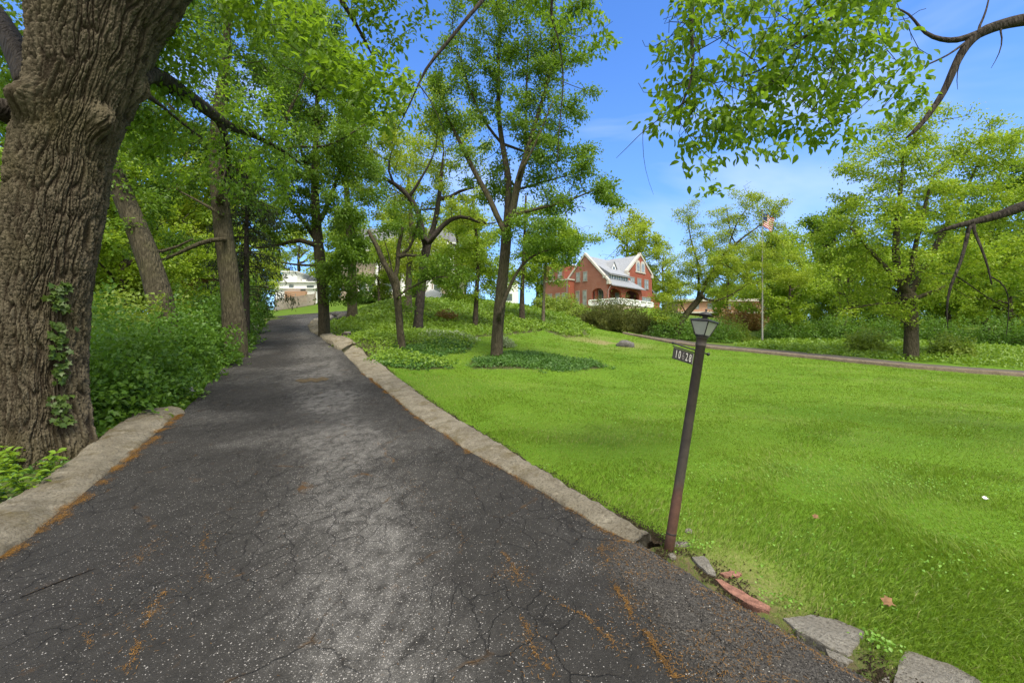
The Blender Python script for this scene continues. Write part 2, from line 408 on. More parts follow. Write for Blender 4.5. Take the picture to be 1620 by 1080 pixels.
def colonize(paths, attr, step, infl, kill, maxit=90, tip=.006, power=2.35, droop=0.0, maxnodes=5000, wander=.25):
    pos = []; par = []; man = []
    chains_man = []
    for pts, rad in paths:
        p, r = resample(pts, rad, step)
        w = fbm(p * (.8 / max(step, .2)) , 2) - .5
        if pos:
            q = np.array(pos); j = int(((q - p[0]) ** 2).sum(1).argmin()); prev = j
            ids = [j]
            if np.linalg.norm(q[j] - p[0]) < step * 1.2: p = p[1:]; r = r[1:]
        else: prev = -1; ids = []
        for a, b in zip(p, r):
            pos.append(a); par.append(prev); man.append(b); prev = len(pos) - 1; ids.append(prev)
        chains_man.append(ids)
    n0 = len(pos); P_ = np.zeros((maxnodes + 10, 3)); P_[:n0] = pos
    nd = np.full(len(attr), 1e9); ni = np.zeros(len(attr), int); alive = np.ones(len(attr), bool)
    kids = [0] * (maxnodes + 10)
    for q in par:
        if q >= 0: kids[q] += 1
    def upd(a, b):
        nonlocal nd, ni, alive
        for s in range(a, b, 256):
            e = min(b, s + 256)
            d = np.linalg.norm(attr[:, None] - P_[None, s:e], axis=2); m = d.min(1); k = d.argmin(1)
            better = m < nd; nd = np.where(better, m, nd); ni = np.where(better, k + s, ni)
        alive &= nd > kill
    upd(0, n0); n = n0
    for it in range(maxit):
        act = alive & (nd < infl)
        if not act.any() or n >= maxnodes: break
        ids = ni[act]; d = norm(attr[act] - P_[ids])
        acc = np.zeros((n, 3)); np.add.at(acc, ids, d)
        u = np.unique(ids); start = n
        for k in u:
            if kids[k] >= 4 or n >= maxnodes: continue
            v = acc[k] + rng.normal(size=3) * wander; v[2] -= droop * np.linalg.norm(v)
            L = np.linalg.norm(v)
            if L < 1e-6: continue
            P_[n] = P_[k] + v / L * step; par.append(int(k)); man.append(0.0); kids[k] += 1; n += 1
        upd(start, n)
    par = np.array(par); man = np.array(man); P_ = P_[:n]
    acc = np.zeros(n); r = np.zeros(n)
    for i in range(n - 1, -1, -1):
        r[i] = max(tip, acc[i] ** (1 / power)) if acc[i] > 0 else tip
        if man[i] > 0: r[i] = man[i]
        if par[i] >= 0 and man[i] == 0: acc[par[i]] += r[i] ** power
        elif par[i] >= 0 and i >= n0: acc[par[i]] += r[i] ** power
    for i in range(n0, n): r[i] = min(r[i], r[par[i]] * .82 + .001)
    # chains
    ch = [[] for _ in range(n)]
    for i in range(n):
        if par[i] >= 0: ch[par[i]].append(i)
    out = []
    for ids in chains_man:
        rr = r[ids].copy()
        if len(ids) > 1 and rr[0] > rr[1] * 1.5: rr[0] = rr[1] * 1.25
        out.append((P_[ids], rr))
    stack = []
    for i in range(n0):
        for c in ch[i]:
            if c >= n0: stack.append((i, c))
    while stack:
        i, c = stack.pop(); ids = [i, c]
        while ch[c]:
            k = sorted(ch[c], key=lambda q: -r[q])
            for q in k[1:]: stack.append((c, q))
            c = k[0]; ids.append(c)
        rr = r[ids].copy(); rr[0] = min(rr[0], rr[1] * 1.15)
        pp = P_[ids].copy()
        if len(pp) > 3:
            q = pp.copy(); q[1:-1] = pp[1:-1] * .6 + (pp[2:] + pp[:-2]) * .2; q[0] = pp[0]; pp = q
        out.append((pp, rr))
    return dict(P=P_, par=par, r=r, n0=n0, n=n, chains=out)

def crown_leaves(sk, count, size, jit, rmax=.03, up=.9, droop=.25, along=.6, size_var=.35, gap=(.40, .52)):
    idx = np.arange(sk['n0'], sk['n']); idx = idx[sk['r'][idx] < rmax]
    kids_ = np.bincount(sk['par'][sk['par'] >= 0], minlength=sk['n'])[idx]
    g = fbm(sk['P'][idx] * (.16 / jit) + rng.random(3) * 30, 2)
    wgt = np.where(kids_ == 0, 2.2, 1.0) * sstep(gap[0], gap[1], g) + .03
    k = rng.choice(idx, count, p=wgt / wgt.sum()); base = sk['P'][k]; pd = norm(base - sk['P'][sk['par'][k]] + 1e-6)
    t = rng.random((count, 1)); o = rng.normal(size=(count, 3)) * jit * np.array([1, 1, .6])
    pos = base - (base - sk['P'][sk['par'][k]]) * t + o
    ax = norm(pd * along + rdir(count) + norm(o) * .5 - np.array([0, 0, droop]))
    nr = norm(rdir(count) * .75 + np.array([0, 0, up]))
    return pos, ax, nr, size * (1 + size_var * (rng.random(count) * 2 - 1))

def ell_pts(ells, n):
    """ells: (px, py, Y, rx_px, ry_px, ry_m)"""
    vol = np.array([e[3] * e[4] for e in ells], float); cnt = np.maximum(8, (vol / vol.sum() * n).astype(int)); out = []
    for e, c in zip(ells, cnt):
        d = rng.normal(size=(c, 3)); d = norm(d) * (rng.random((c, 1)) ** (1 / 2.4))
        px, py, Y, rx, ry, rd = e
        c0 = P(px, py, Y); s = Y / F
        out.append(c0 + d * np.array([rx * s, rd, ry * s]))
    return np.concatenate(out)

def tree(name, label, cat, paths, attr, bark, leafm, bare=(), step=.45, infl=3.5, kill=.7, nleaf=20000, lsize=.10, jit=.16, shape='rhomb', group=None,
         tip=.006, droop=0.0, ldroop=.25, rmax=.03, wob=.07, up=.9, width=.6, maxnodes=4500, crown=True, wander=.25, along=.6, gap=(.40, .52)):
    base = np.asarray(paths[0][0][0], float)
    root = tag(empty(name, base), label, cat, group)
    sk = colonize(paths, attr, step, infl, kill, tip=tip, droop=droop, maxnodes=maxnodes, wander=wander)
    V, polys = tubes(sk['chains'] + [resample(a_, b_, step) for a_, b_ in bare], wob=wob)
    tr = link('trunk', mesh_np('trunk', V - base, polys, True), bark, root)
    if nleaf:
        p, a, nn, s = crown_leaves(sk, nleaf, lsize, jit, rmax, up, ldroop, along, gap=gap)
        ok = p[:, 2] > gz(p[:, 0], p[:, 1]) + .05; p, a, nn, s = p[ok], a[ok], nn[ok], s[ok]
        link('crown', leaf_mesh('crown', p - base, a, nn, s, leafm, shape, width), None, root)
    return root, sk

def copy_tree(root, loc, rz=0, sc=1.0, label=None, group=None, scz=None):
    r = root.copy(); C.objects.link(r); r.location = loc; r.rotation_euler = (0, 0, rz); r.scale = (sc, sc, scz or sc)
    if label: r['label'] = label
    if group: r['group'] = group
    for ch in list(root.children):
        c = ch.copy(); C.objects.link(c); c.parent = r
        for g in list(ch.children):
            d = g.copy(); C.objects.link(d); d.parent = c
    return r

def px_path(pts, Y, dy=None):
    """photo pixels + distance(s) -> 3D points"""
    out = []
    for i, p in enumerate(pts):
        y = p[2] if len(p) > 2 else Y
        out.append(P(p[0], p[1], y))
    return np.array(out)

def shrub(name, label, loc, rx, ry, rz_, nleaf, lsize, leafm, group=None, cat='shrub', shape='rhomb', width=.7, lump=.3, stems=9, up=.7, droop=.1, mat_stem=None, low=.02, twigs=True):
    loc = np.array(loc, float)
    root = tag(empty(name, loc), label, cat, group)
    # lumpy volume: points on a noisy shell, thicker outwards
    d = rdir(nleaf); d[:, 2] = np.abs(d[:, 2]) * 1.0 - .18
    d = norm(d); seed = rng.random(3) * 50
    lum = 1 + lump * (fbm(d * 2.6 + seed, 3) * 2 - 1) * 1.6
    rad = (rng.random(nleaf) ** .42) * lum
    cl = fbm(d * 6 + seed + rad[:, None] * 2, 2)
    keep = cl > .36
    p = d * rad[:, None] * np.array([rx, ry, rz_]); p[:, 2] = np.maximum(p[:, 2], 0) + rng.random(nleaf) * lsize + low
    p = p[keep]; dd = d[keep]; n = len(p)
    ax = norm(dd * .6 + rdir(n) - np.array([0, 0, droop])); nr = norm(rdir(n) * .7 + np.array([0, 0, up]) + dd * .4)
    link('foliage', leaf_mesh('foliage', p, ax, nr, lsize * (.65 + .7 * rng.random(n)), leafm, shape, width), None, root)
    ch = []
    for i in range(stems):
        e = p[rng.integers(n)] * .92; m = e * .5 + rng.normal(size=3) * .06 + np.array([0, 0, .1])
        s0 = np.array([rng.normal() * rx * .1, rng.normal() * ry * .1, -.08])
        ch.append((np.array([s0, m * .6 + s0 * .4, m * .8 + e * .2, e]), np.array([.018, .014, .010, .004]) * max(.8, rz_)))
    V, polys = tubes(ch)
    link('stem', mesh_np('stem', V, polys, True), mat_stem or M['twig'], root)
    return root

# ------------------------------------------------------------------ boxes and prisms
class MB:
    def __init__(s): s.V = []; s.F = {3: [], 4: []}; s.X = []
    def poly(s, pts):
        b = len(s.V); s.V += [tuple(p) for p in pts]; s.X.append(list(range(b, b + len(pts))))
    def box(s, c, d, rot=0.0, tilt=None):
        x, y, z = d[0] / 2, d[1] / 2, d[2] / 2; cs, sn = math.cos(rot), math.sin(rot); b = len(s.V)
        for i in (-1, 1):
            for j in (-1, 1):
                for k in (-1, 1):
                    s.V.append((c[0] + i * x * cs - j * y * sn, c[1] + i * x * sn + j * y * cs, c[2] + k * z))
        for f in ((0, 1, 3, 2), (4, 6, 7, 5), (0, 4, 5, 1), (2, 3, 7, 6), (0, 2, 6, 4), (1, 5, 7, 3)): s.X.append([b + q for q in f])
    def prism(s, pts, off):
        """closed polygon pts (3D) extruded by vector off"""
        n = len(pts); b = len(s.V); off = np.array(off, float)
        s.V += [tuple(p) for p in pts] + [tuple(np.array(p) + off) for p in pts]
        s.X.append([b + i for i in range(n)][::-1]); s.X.append([b + n + i for i in range(n)])
        for i in range(n): s.X.append([b + i, b + (i + 1) % n, b + n + (i + 1) % n, b + n + i])
    def tube(s, pts, rad, k=10):
        V, pol = tubes([(pts, rad)], lambda r: k); b = len(s.V); s.V += [tuple(v) for v in V]
        for p in pol: s.X += [[b + int(q) for q in f] for f in p]
    def lathe(s, prof, k=16, c=(0, 0, 0), ang0=0.0):
        b = len(s.V); n = len(prof)
        for r, z in prof:
            for i in range(k):
                a = ang0 + 2 * PI * i / k; s.V.append((c[0] + r * math.cos(a), c[1] + r * math.sin(a), c[2] + z))
        for j in range(n - 1):
            for i in range(k): s.X.append([b + j * k + i, b + j * k + (i + 1) % k, b + (j + 1) * k + (i + 1) % k, b + (j + 1) * k + i])
        s.X.append([b + i for i in range(k)][::-1]); s.X.append([b + (n - 1) * k + i for i in range(k)])
    def build(s, name, mat, parent=None, smooth=False, bevel=0.0, xf=None):
        me = bpy.data.meshes.new(name); V = s.V
        if xf is not None: V = [tuple(xf(np.array(v))) for v in V]
        me.from_pydata(V, [], s.X); 
        import bmesh
        bm = bmesh.new(); bm.from_mesh(me); bmesh.ops.recalc_face_normals(bm, faces=bm.faces)
        if bevel > 0:
            ed = [e for e in bm.edges if e.is_manifold and e.calc_face_angle(0) > .5]
            bmesh.ops.bevel(bm, geom=ed, offset=bevel, segments=1, affect='EDGES', clamp_overlap=True)
        bm.to_mesh(me); bm.free(); me.update()
        if smooth: me.polygons.foreach_set('use_smooth', np.ones(len(me.polygons), bool))
        return link(name, me, mat, parent)
# ------------------------------------------------------------------ camera, light, sky
cam = bpy.data.cameras.new('camera'); co = bpy.data.objects.new('camera', cam); C.objects.link(co)
co.location = (0, 0, EYE); co.rotation_euler = (PI / 2, 0, 0); cam.sensor_width = 36; cam.lens = 16; cam.clip_start = .05; cam.clip_end = 3000
bpy.context.scene.camera = co
SUN_EL, SUN_AZ = math.radians(60), math.radians(150)      # azimuth from +Y towards +X
sd = Vector((math.sin(SUN_AZ) * math.cos(SUN_EL), math.cos(SUN_AZ) * math.cos(SUN_EL), math.sin(SUN_EL)))
L = bpy.data.lights.new('sun', 'SUN'); L.energy = 2.8; L.angle = math.radians(22); L.color = (1, .935, .82)
lo = bpy.data.objects.new('sun', L); C.objects.link(lo); lo.rotation_euler = sd.to_track_quat('Z', 'Y').to_euler()
w = bpy.data.worlds.new('World'); bpy.context.scene.world = w; w.use_nodes = True
nt = w.node_tree; nt.nodes.clear()
def wn(typ, **kw):
    nd = nt.nodes.new(typ)
    for k, v in kw.items():
        if k[0] == '_': setattr(nd, k[1:], v)
        else:
            i = nd.inputs[int(k[1:])] if k[0] == 'i' and k[1:].isdigit() else nd.inputs[k]
            if isinstance(v, bpy.types.NodeSocket): nt.links.new(v, i)
            else: i.default_value = v
    return nd
tc = wn('ShaderNodeTexCoord')
sky = wn('ShaderNodeTexSky', _sky_type='NISHITA', _sun_disc=False, _sun_elevation=SUN_EL, _sun_rotation=SUN_AZ, _air_density=1.0, _dust_density=.3, _ozone_density=2.2)
mp = wn('ShaderNodeMapping', Vector=tc.outputs['Generated'], Scale=(1.1, 1.1, 3.4), Rotation=(.05, .22, .3))
c1 = wn('ShaderNodeTexNoise', Vector=mp.outputs[0], Scale=1.3, Detail=5, Roughness=.5, Distortion=.6)
cr = wn('ShaderNodeValToRGB', Fac=c1.outputs['Fac']); cr.color_ramp.elements[0].position = .54; cr.color_ramp.elements[1].position = .86
cr.color_ramp.elements[0].color = (0, 0, 0, 1); cr.color_ramp.elements[1].color = (.36, .36, .36, 1)
hs = wn('ShaderNodeHueSaturation', Hue=.512, Saturation=1.28, Value=1.40, Color=sky.outputs[0])
sep = wn('ShaderNodeSeparateXYZ', Vector=tc.outputs['Generated'])
hz = wn('ShaderNodeMapRange', i0=sep.outputs[2], i1=.0, i2=.42, i3=1.0, i4=0.0); hz.interpolation_type = 'SMOOTHSTEP'
hm = wn('ShaderNodeMixRGB', _blend_type='MULTIPLY', Fac=hz.outputs[0], Color1=hs.outputs[0], Color2=(.46, .62, .86, 1))
# unseen white cloud, added overhead and behind to neutralise the ambient light; blue ahead
cz = wn('ShaderNodeMapRange', i0=sep.outputs[2], i1=.62, i2=.90); cz.interpolation_type = 'SMOOTHSTEP'
cy = wn('ShaderNodeMapRange', i0=sep.outputs[1], i1=.10, i2=-.45); cy.interpolation_type = 'SMOOTHSTEP'
cm = wn('ShaderNodeMath', _operation='MAXIMUM', i0=cz.outputs[0], i1=cy.outputs[0])
cm1 = wn('ShaderNodeMath', _operation='MULTIPLY_ADD', i0=cm.outputs[0], i1=1.0, i2=cr.outputs[0], _use_clamp=True)
mx = wn('ShaderNodeMixRGB', Fac=cm1.outputs[0], Color1=hm.outputs[0], Color2=(7.8, 7.8, 7.9, 1))
bg = wn('ShaderNodeBackground', Color=mx.outputs[0], Strength=.12)
wo = wn('ShaderNodeOutputWorld', Surface=bg.outputs[0])
sc = bpy.context.scene
sc.view_settings.view_transform = 'Standard'; sc.view_settings.look = 'None'; sc.view_settings.gamma = 1.0; sc.view_settings.exposure = EXPOSURE
sc.cycles.max_bounces = 8; sc.cycles.diffuse_bounces = 3; sc.cycles.transmission_bounces = 4; sc.cycles.transparent_max_bounces = 8
sc.cycles.use_denoising = True

# ------------------------------------------------------------------ ground
def sinh_axis(lo_, hi_, n, c, k):
    a = np.arcsinh((lo_ - c) / k); b = np.arcsinh((hi_ - c) / k); return c + k * np.sinh(np.linspace(a, b, n))
gx = sinh_axis(-600, 600, 380, 0, 7.0); gy = sinh_axis(-60, 900, 380, 5, 7.0)
GX, GY = np.meshgrid(gx, gy); 
def far_gz(x, y):
    r = np.hypot(x, y - 40); k = sstep(130, 260, r); xs = x / np.maximum(1, r / 260); ys = 40 + (y - 40) / np.maximum(1, r / 260)
    return gz(xs, ys) * (1 - k) + 7 * k * sstep(-60, 120, y) 
GZ = far_gz(GX, GY)
inside = (GX > Lx(GY) - .25) & (GX < Rx(GY) + np.where(GY < 4.3, -.03, .25)) & (GY < 47) & (GY > -11.9)
GZ = GZ + (n2(GX, GY, .9, 3) - .5) * .05 * sstep(2, 6, np.hypot(GX, GY)) * (~inside)
# screen position of each ground point, used to lay out the planting beds
def to_px(x, y, z): y = np.maximum(y, .3); return 810 + F * x / y, 540 - F * (z - EYE) / y
KO = [(1028, 866), (985, 838), (935, 808), (862, 760), (795, 716), (748, 688), (700, 655), (660, 626), (622, 598), (598, 577), (574, 556), (560, 548)]
KOw = np.array([hit(*p)[:2] for p in KO])
def Kx(y): return np.interp(y, KOw[:, 1], KOw[:, 0], left=KOw[0, 0], right=-1e3)
beds = [[(560, 548), (575, 556), (600, 577), (650, 585), (720, 583), (700, 572), (640, 566), (640, 560), (700, 560), (745, 553), (752, 545), (745, 534), (860, 522), (895, 534), (930, 531), (925, 510), (900, 498), (860, 492), (780, 478), (700, 474), (640, 474), (600, 478), (560, 492), (535, 505), (520, 520), (530, 536)],
        [(742, 572), (800, 558), (850, 558), (890, 566), (968, 579), (940, 584), (830, 584), (745, 583)]]
beds_w = [np.array([hit(*p)[:2] for p in b]) for b in beds]
cover = np.zeros(GX.shape)
for b in beds_w: cover[in_poly(GX, GY, b)] = 1
cover[(GX < Lx(GY) - .3) & (GY < 60)] = .85
cover[(GY > 50) & (GX < -12)] = .3
xe = GX - Rx(GY); cover = np.where((GY < 3.7) & (xe > -.1), np.maximum(cover, sstep(.50, .16, xe + (n2(GX, GY, 4, 2) - .5) * .2)), cover)
cover[(GX > 6) & (GY > 34 + 0 * GX) & (GX > GY * .33)] = np.maximum(cover, .45)[(GX > 6) & (GY > 34) & (GX > GY * .33)]
dirt = np.exp(-((GX - 6.6) / 2.6) ** 2 - ((GY - 31.5) / 3.0) ** 2) * 1.1 * sstep(.3, .55, n2(GX, GY, .8, 3))
dirt = dirt + np.exp(-(((GX - 1.55) / .30) ** 2 + ((GY - 3.0) / .55) ** 2)) * .6
GZ[inside] -= .14
nx_, ny_ = len(gx), len(gy); i = np.arange(nx_ * ny_).reshape(ny_, nx_)
q = np.stack([i[:-1, :-1], i[:-1, 1:], i[1:, 1:], i[1:, :-1]], -1).reshape(-1, 4)
tag(link('ground', mesh_np('ground', np.stack([GX, GY, GZ], -1), [q], True, {'cover': cover.ravel(), 'dirt': np.clip(dirt, 0, 1).ravel()}), M['ground']), kind='structure')

# ------------------------------------------------------------------ driveway
rows = []
ys = np.concatenate([np.arange(-11.5, 1.2, .35), np.arange(1.2, 6, .045), np.arange(6, 14, .12), np.arange(14, 44.2, .3)])
for y in ys: rows.append(((Lx(y), y), (Rx(y), y)))
tail = [((-23.7, 46.0), (-20.6, 44.6)), ((-25.0, 48.6), (-19.9, 45.4)), ((-24.6, 50.6), (-19.0, 46.0)), ((-22.5, 51.2), (-18.0, 46.4)), ((-19, 51.5), (-15, 46.6)), ((-12, 52), (-10, 47)), ((-3, 53), (-2, 48)), ((6, 56), (7, 51))]
rows += tail
nu = 110; u = np.linspace(0, 1, nu)
DL = np.array([r[0] for r in rows]); DR = np.array([r[1] for r in rows])
wig = (n2(DL[:, 0] * 0, DL[:, 1], 1.7, 3) - .5) * .10; wigr = (n2(DL[:, 0] * 0 + 9, DL[:, 1], 2.1, 3) - .5) * .08
X = DL[:, :1] + wig[:, None] * (1 - u) + (DR[:, :1] - DL[:, :1]) * u + wigr[:, None] * u; Y = DL[:, 1:] + (DR[:, 1:] - DL[:, 1:]) * u
Z = np.where(Y < 46, np.where(Y < 44, dz(Y), gz(X, Y)), gz(X, Y)) + .03
Z = Z + (n2(X, Y, 1.1, 3) - .5) * .03 - .03 * np.exp(-((u - .35) / .12) ** 2) * 0
seam = np.interp(Y, [-12, 1.0, 2.07, 2.4, 2.9, 3.4, 3.6], [1.6, .95, .76, .68, .62, .70, 1.1])
grav = sstep(0, .16, X - seam + (n2(X, Y, 3, 3) - .5) * .25) * sstep(3.75, 3.3, Y)
etap = sstep(-.02, -.16, X - DR[:, :1]); Z = Z + grav * .035 * etap - .02 * (1 - etap) * (Y < 3.4) + grav * (n2(X, Y, 14, 2) - .5) * .02
ctr = np.interp(Y[:, 0], [0, 2, 3.1, 4.5, 7, 11, 20, 30, 45], [-.75, -.75, -1.15, -1.45, -2.5, -4.6, -8.6, -13.2, -20])[:, None]
worn = np.exp(-((X - ctr) / np.interp(Y, [2, 6, 12, 40], [.50, .55, .7, 1.2])) ** 2) * (.35 + .65 * sstep(.36, .54, n2(X, Y * .55, .9, 4, 3.3))) * 1.3
worn = np.clip(worn + .33 * sstep(.5, .72, n2(X, Y, .6, 4, 8)) + .12, 0, 1) * (1 - .6 * grav)
n, m = X.shape; i = np.arange(n * m).reshape(n, m)
q = np.stack([i[:-1, :-1], i[:-1, 1:], i[1:, 1:], i[1:, :-1]], -1).reshape(-1, 4)
tag(link('driveway', mesh_np('driveway', np.stack([X, Y, Z], -1), [q], True, {'worn': worn.ravel(), 'gravel': grav.ravel()}), M['asphalt']), kind='structure')
def road_z(x, y):
    return dz(y) + .03 + (n2(x, y, 1.1, 3) - .5) * .03

def strip(name, inner, outer, prof, mat, kind='structure', rough=.02, sub=.06, close=True):
    """inner/outer: world polylines (n,2) walked together; prof: list of (t across, height over ground)"""
    inner = np.array(inner, float); outer = np.array(outer, float)
    def rs(p, n):
        d = np.concatenate([[0], np.cumsum(np.linalg.norm(np.diff(p, axis=0), axis=1))]); s = np.linspace(0, d[-1], n)
        q_ = np.stack([np.interp(s, d, p[:, k]) for k in (0, 1)], -1)
        for _ in range(3): q_[1:-1] = q_[1:-1] * .5 + (q_[2:] + q_[:-2]) * .25
        return q_
    ln = np.linalg.norm(np.diff(inner, axis=0), axis=1).sum(); n = max(4, int(ln / sub)); a = rs(inner, n); b = rs(outer, n)
    t0 = np.array([p[0] for p in prof]); h0 = np.array([p[1] for p in prof]); t = np.unique(np.concatenate([t0, np.linspace(.02, .98, 30 if sub < .1 else 4)])); h = np.interp(t, t0, h0)
    XY = a[:, None] + (b - a)[:, None] * t[None, :, None]
    za = gz(a[:, 0], a[:, 1])[:, None]; zb = gz(b[:, 0], b[:, 1])[:, None]
    Z_ = za + (zb - za) * np.clip(t, 0, 1)[None] + h[None]
    nz = (n2(XY[..., 0], XY[..., 1], 2.2, 4) - .5) * 2; nf = (n2(XY[..., 0], XY[..., 1], 11, 3, 5) - .5) * 2
    top = (h > -.02)[None]
    nv = (n2(XY[..., 0], XY[..., 1], 38, 2, 15) - .5) * 2; pit = sstep(.30, .12, n2(XY[..., 0], XY[..., 1], 7, 3, 31))
    Z_ = Z_ + (nz * rough + nf * rough * .6 + nv * min(.012, rough * .35) - pit * rough * .9) * top
    XY = XY + ((n2(XY[..., 0], XY[..., 1], 3.1, 3, 9) - .5) * rough * 2.2)[..., None]
    V = np.concatenate([XY, Z_[..., None]], -1); k = len(t); i = np.arange(n * k).reshape(n, k)
    q = np.stack([i[:-1, :-1], i[:-1, 1:], i[1:, 1:], i[1:, :-1]], -1).reshape(-1, 4)
    polys = [q]
    if close: polys.append(np.stack([i[0], i[-1][::-1]]))
    return tag(link(name, mesh_np(name, V.reshape(-1, 3), polys, True), mat), kind=kind)

# right kerb: long mossy concrete gutter, then a rough second run past the bend
kin = [hit(*p)[:2] for p in Rpx[:10]] + [hit(545, 560)[:2]]
kprof = [(-.02, -.06), (-.01, .03), (.05, .055), (.2, .075), (.4, .09), (.6, .105), (.8, .115), (.95, .11), (1.03, .08), (1.05, -.12)]
strip('kerb', kin, KOw, kprof, M['kerb'], rough=.03, sub=.045)
k2i = [hit(*p)[:2] for p in [(540, 556), (528, 546), (506, 534), (492, 525), (488, 517), (493, 510), (503, 504), (520, 500)]]
k2o = [hit(*p)[:2] for p in [(563, 549), (548, 540), (520, 528), (505, 520), (502, 513), (506, 507), (514, 502), (524, 498.5)]]
strip('kerb', k2i, k2o, [(-.02, -.08), (0, .1), (.2, .17), (.6, .22), (.95, .2), (1.05, -.1)], M['kerb'], rough=.06)
# left kerb, raised, lower ground behind it
lin = [(-3.05, 1.2), (-3.2, 2.1)] + [hit(*p)[:2] for p in [(0, 890), (75, 832), (150, 772), (222, 708), (268, 668), (290, 655)]]
lout = [(-3.75, 1.2), (-3.95, 2.6)] + [hit(*p, .16)[:2] for p in [(-20, 800), (75, 748), (140, 705), (185, 668), (222, 648), (262, 643)]]
strip('kerb', lin, lout, [(-.03, -.06), (-.01, .03), (.06, .07), (.2, .11), (.45, .15), (.7, .165), (.9, .16), (1.0, .12), (1.03, -.25)], M['kerb'], rough=.045)
# bare soil between kerb and lawn
so = KOw + np.stack([.05 + .20 * np.clip(n2(np.arange(len(KOw)) * 1.0, np.zeros(len(KOw)), .9, 3), 0, 1), .02 + 0 * KOw[:, 0]], -1)
si_ = KOw - np.array([.03, .02])
strip('soil', si_[:], so, [(-.1, -.1), (0, .05), (.3, .055), (.6, .03), (.9, .01), (1.1, -.04)], M['soil'], rough=.045, sub=.03)
# second road beyond the lawn with its kerb facing us
ne = np.array([hit(*p)[:2] for p in [(985, 528), (1010, 533), (1060, 543), (1100, 549), (1190, 558), (1300, 569), (1440, 583), (1560, 592), (1700, 601)]])
dn = np.zeros_like(ne); dn[:, 1] = 1; tn = np.gradient(ne, axis=0); tn = norm(tn); nr = np.stack([-tn[:, 1], tn[:, 0]], -1); nr[nr[:, 1] < 0] *= -1
strip('kerb', ne, ne + nr * .35, [(-.02, -.15), (0, .12), (.08, .17), (.9, .18), (1, .1), (1.02, -.1)], M['kerb2'], rough=.02, sub=.25)
strip('road', ne + nr * .33, ne + nr * 3.4, [(0, .06), (.3, .09), (.7, .09), (1, .06)], M['road'], rough=.01, sub=.3, close=False)

# pothole patch in the driveway
pp = np.array([drive_hit(*p) for p in [(466, 605), (474, 602), (482, 603), (490, 600), (503, 601), (510, 598), (521, 601), (516, 604), (508, 604), (501, 607), (492, 605), (481, 608)]])
V = [np.array([pp[:, 0].mean(), pp[:, 1].mean(), 0])] + [np.array([a, b, 0]) for a, b in pp]
V = np.array(V); V[:, 2] = road_z(V[:, 0], V[:, 1]) + .012
tag(link('pothole', mesh_np('pothole', V, [np.array([[0, k + 1, (k + 1) % len(pp) + 1] for k in range(len(pp))])]), M['patch']), kind='structure')

# ------------------------------------------------------------------ loose matter on the drive: catkins and chippings
lit = []
def scatter_line(pts, n, sig, hitf=None):
    w_ = np.array(pts, float); d = np.concatenate([[0], np.cumsum(np.linalg.norm(np.diff(w_, axis=0), axis=1))])
    s = rng.random(n * 4) * d[-1]; keep = vnoise(np.stack([s * 7.0, s * 0, s * 0 + rng.random() * 40], -1)) > .30 + .35 * rng.random(len(s))
    s = s[keep][:n]; p = np.stack([np.interp(s, d, w_[:, k]) for k in (0, 1)], -1)
    o_ = rng.random() * 90; wg = np.stack([fbm(np.stack([s * 5, s * 0 + o_, s * 0], -1), 3), fbm(np.stack([s * 5, s * 0 + o_ + 40, s * 0], -1), 3)], -1) - .5
    return p + wg * min(.16, sig * 14) + rng.normal(size=p.shape) * sig
def DH(l): return [drive_hit(*p) for p in l]
cr_lines = [([(785, 880), (805, 905), (830, 930), (862, 945), (900, 968), (930, 990), (960, 1012), (985, 1040), (1000, 1065)], 420),
            ([(600, 705), (612, 722), (625, 738)], 160), ([(640, 745), (668, 790), (690, 830)], 60),
            ([(318, 838), (322, 880), (332, 930)], 140), ([(250, 855), (215, 890), (195, 915), (160, 962)], 130),
            ([(262, 948), (240, 985), (232, 1005)], 160), ([(215, 1030), (195, 1075)], 130), ([(150, 1000), (130, 1040)], 40),
            ([(950, 875), (962, 915), (985, 955), (1010, 1000), (1040, 1040), (1080, 1078)], 900), ([(800, 950), (840, 1020), (880, 1078)], 200), ([(700, 800), (725, 850), (735, 900)], 60)]
for l, n in cr_lines: lit.append(scatter_line(DH(l), int(n * .55), .009)); lit.append(scatter_line(DH(l), int(n * .45), .06))
lit.append(scatter_line([tuple(drive_hit(*p) + np.array([-.01, 0])) for p in Rpx[:9]], 8000, .028))
lit.append(scatter_line([(-3.1, 1.9)] + [tuple(drive_hit(*p) + np.array([.02, 0])) for p in Lpx[:5]], 11000, .034))
a = rng.random((4200, 2)) * [1.1, 1.6] + [.7, 1.9]; keep = n2(a[:, 0], a[:, 1], 3.0, 3, 2) > .50; a = a[keep & (a[:, 0] < Rx(a[:, 1]))]; lit.append(a)
a = np.stack([rng.random(900) * 6 - 3, 2 + rng.random(900) * 5], -1); lit.append(a[(a[:, 0] > Lx(a[:, 1])) & (a[:, 0] < Rx(a[:, 1]))])
lit = np.concatenate(lit); nl = len(lit)
def drive_top(x, y):
    se = np.interp(y, [-12, 1.0, 2.07, 2.4, 2.9, 3.4, 3.6], [1.6, .95, .76, .68, .62, .70, 1.1])
    gr = sstep(0, .16, x - se + (n2(x, y, 3, 3) - .5) * .25) * sstep(3.75, 3.3, y)
    et = sstep(-.02, -.16, x - Rx(y)); return road_z(x, y) + gr * .035 * et - .02 * (1 - et) * (y < 3.4) + gr * (n2(x, y, 14, 2) - .5) * .02
z = drive_top(lit[:, 0], lit[:, 1]) + .004 + rng.random(nl) * .006
c3 = np.stack([lit[:, 0], lit[:, 1], z], -1); an = rng.random(nl) * 2 * PI; ln = .004 + rng.random(nl) * .009
d1 = np.stack([np.cos(an), np.sin(an), (rng.random(nl) - .5) * .3], -1) * ln[:, None]; d2 = np.stack([-np.sin(an), np.cos(an), np.zeros(nl)], -1)
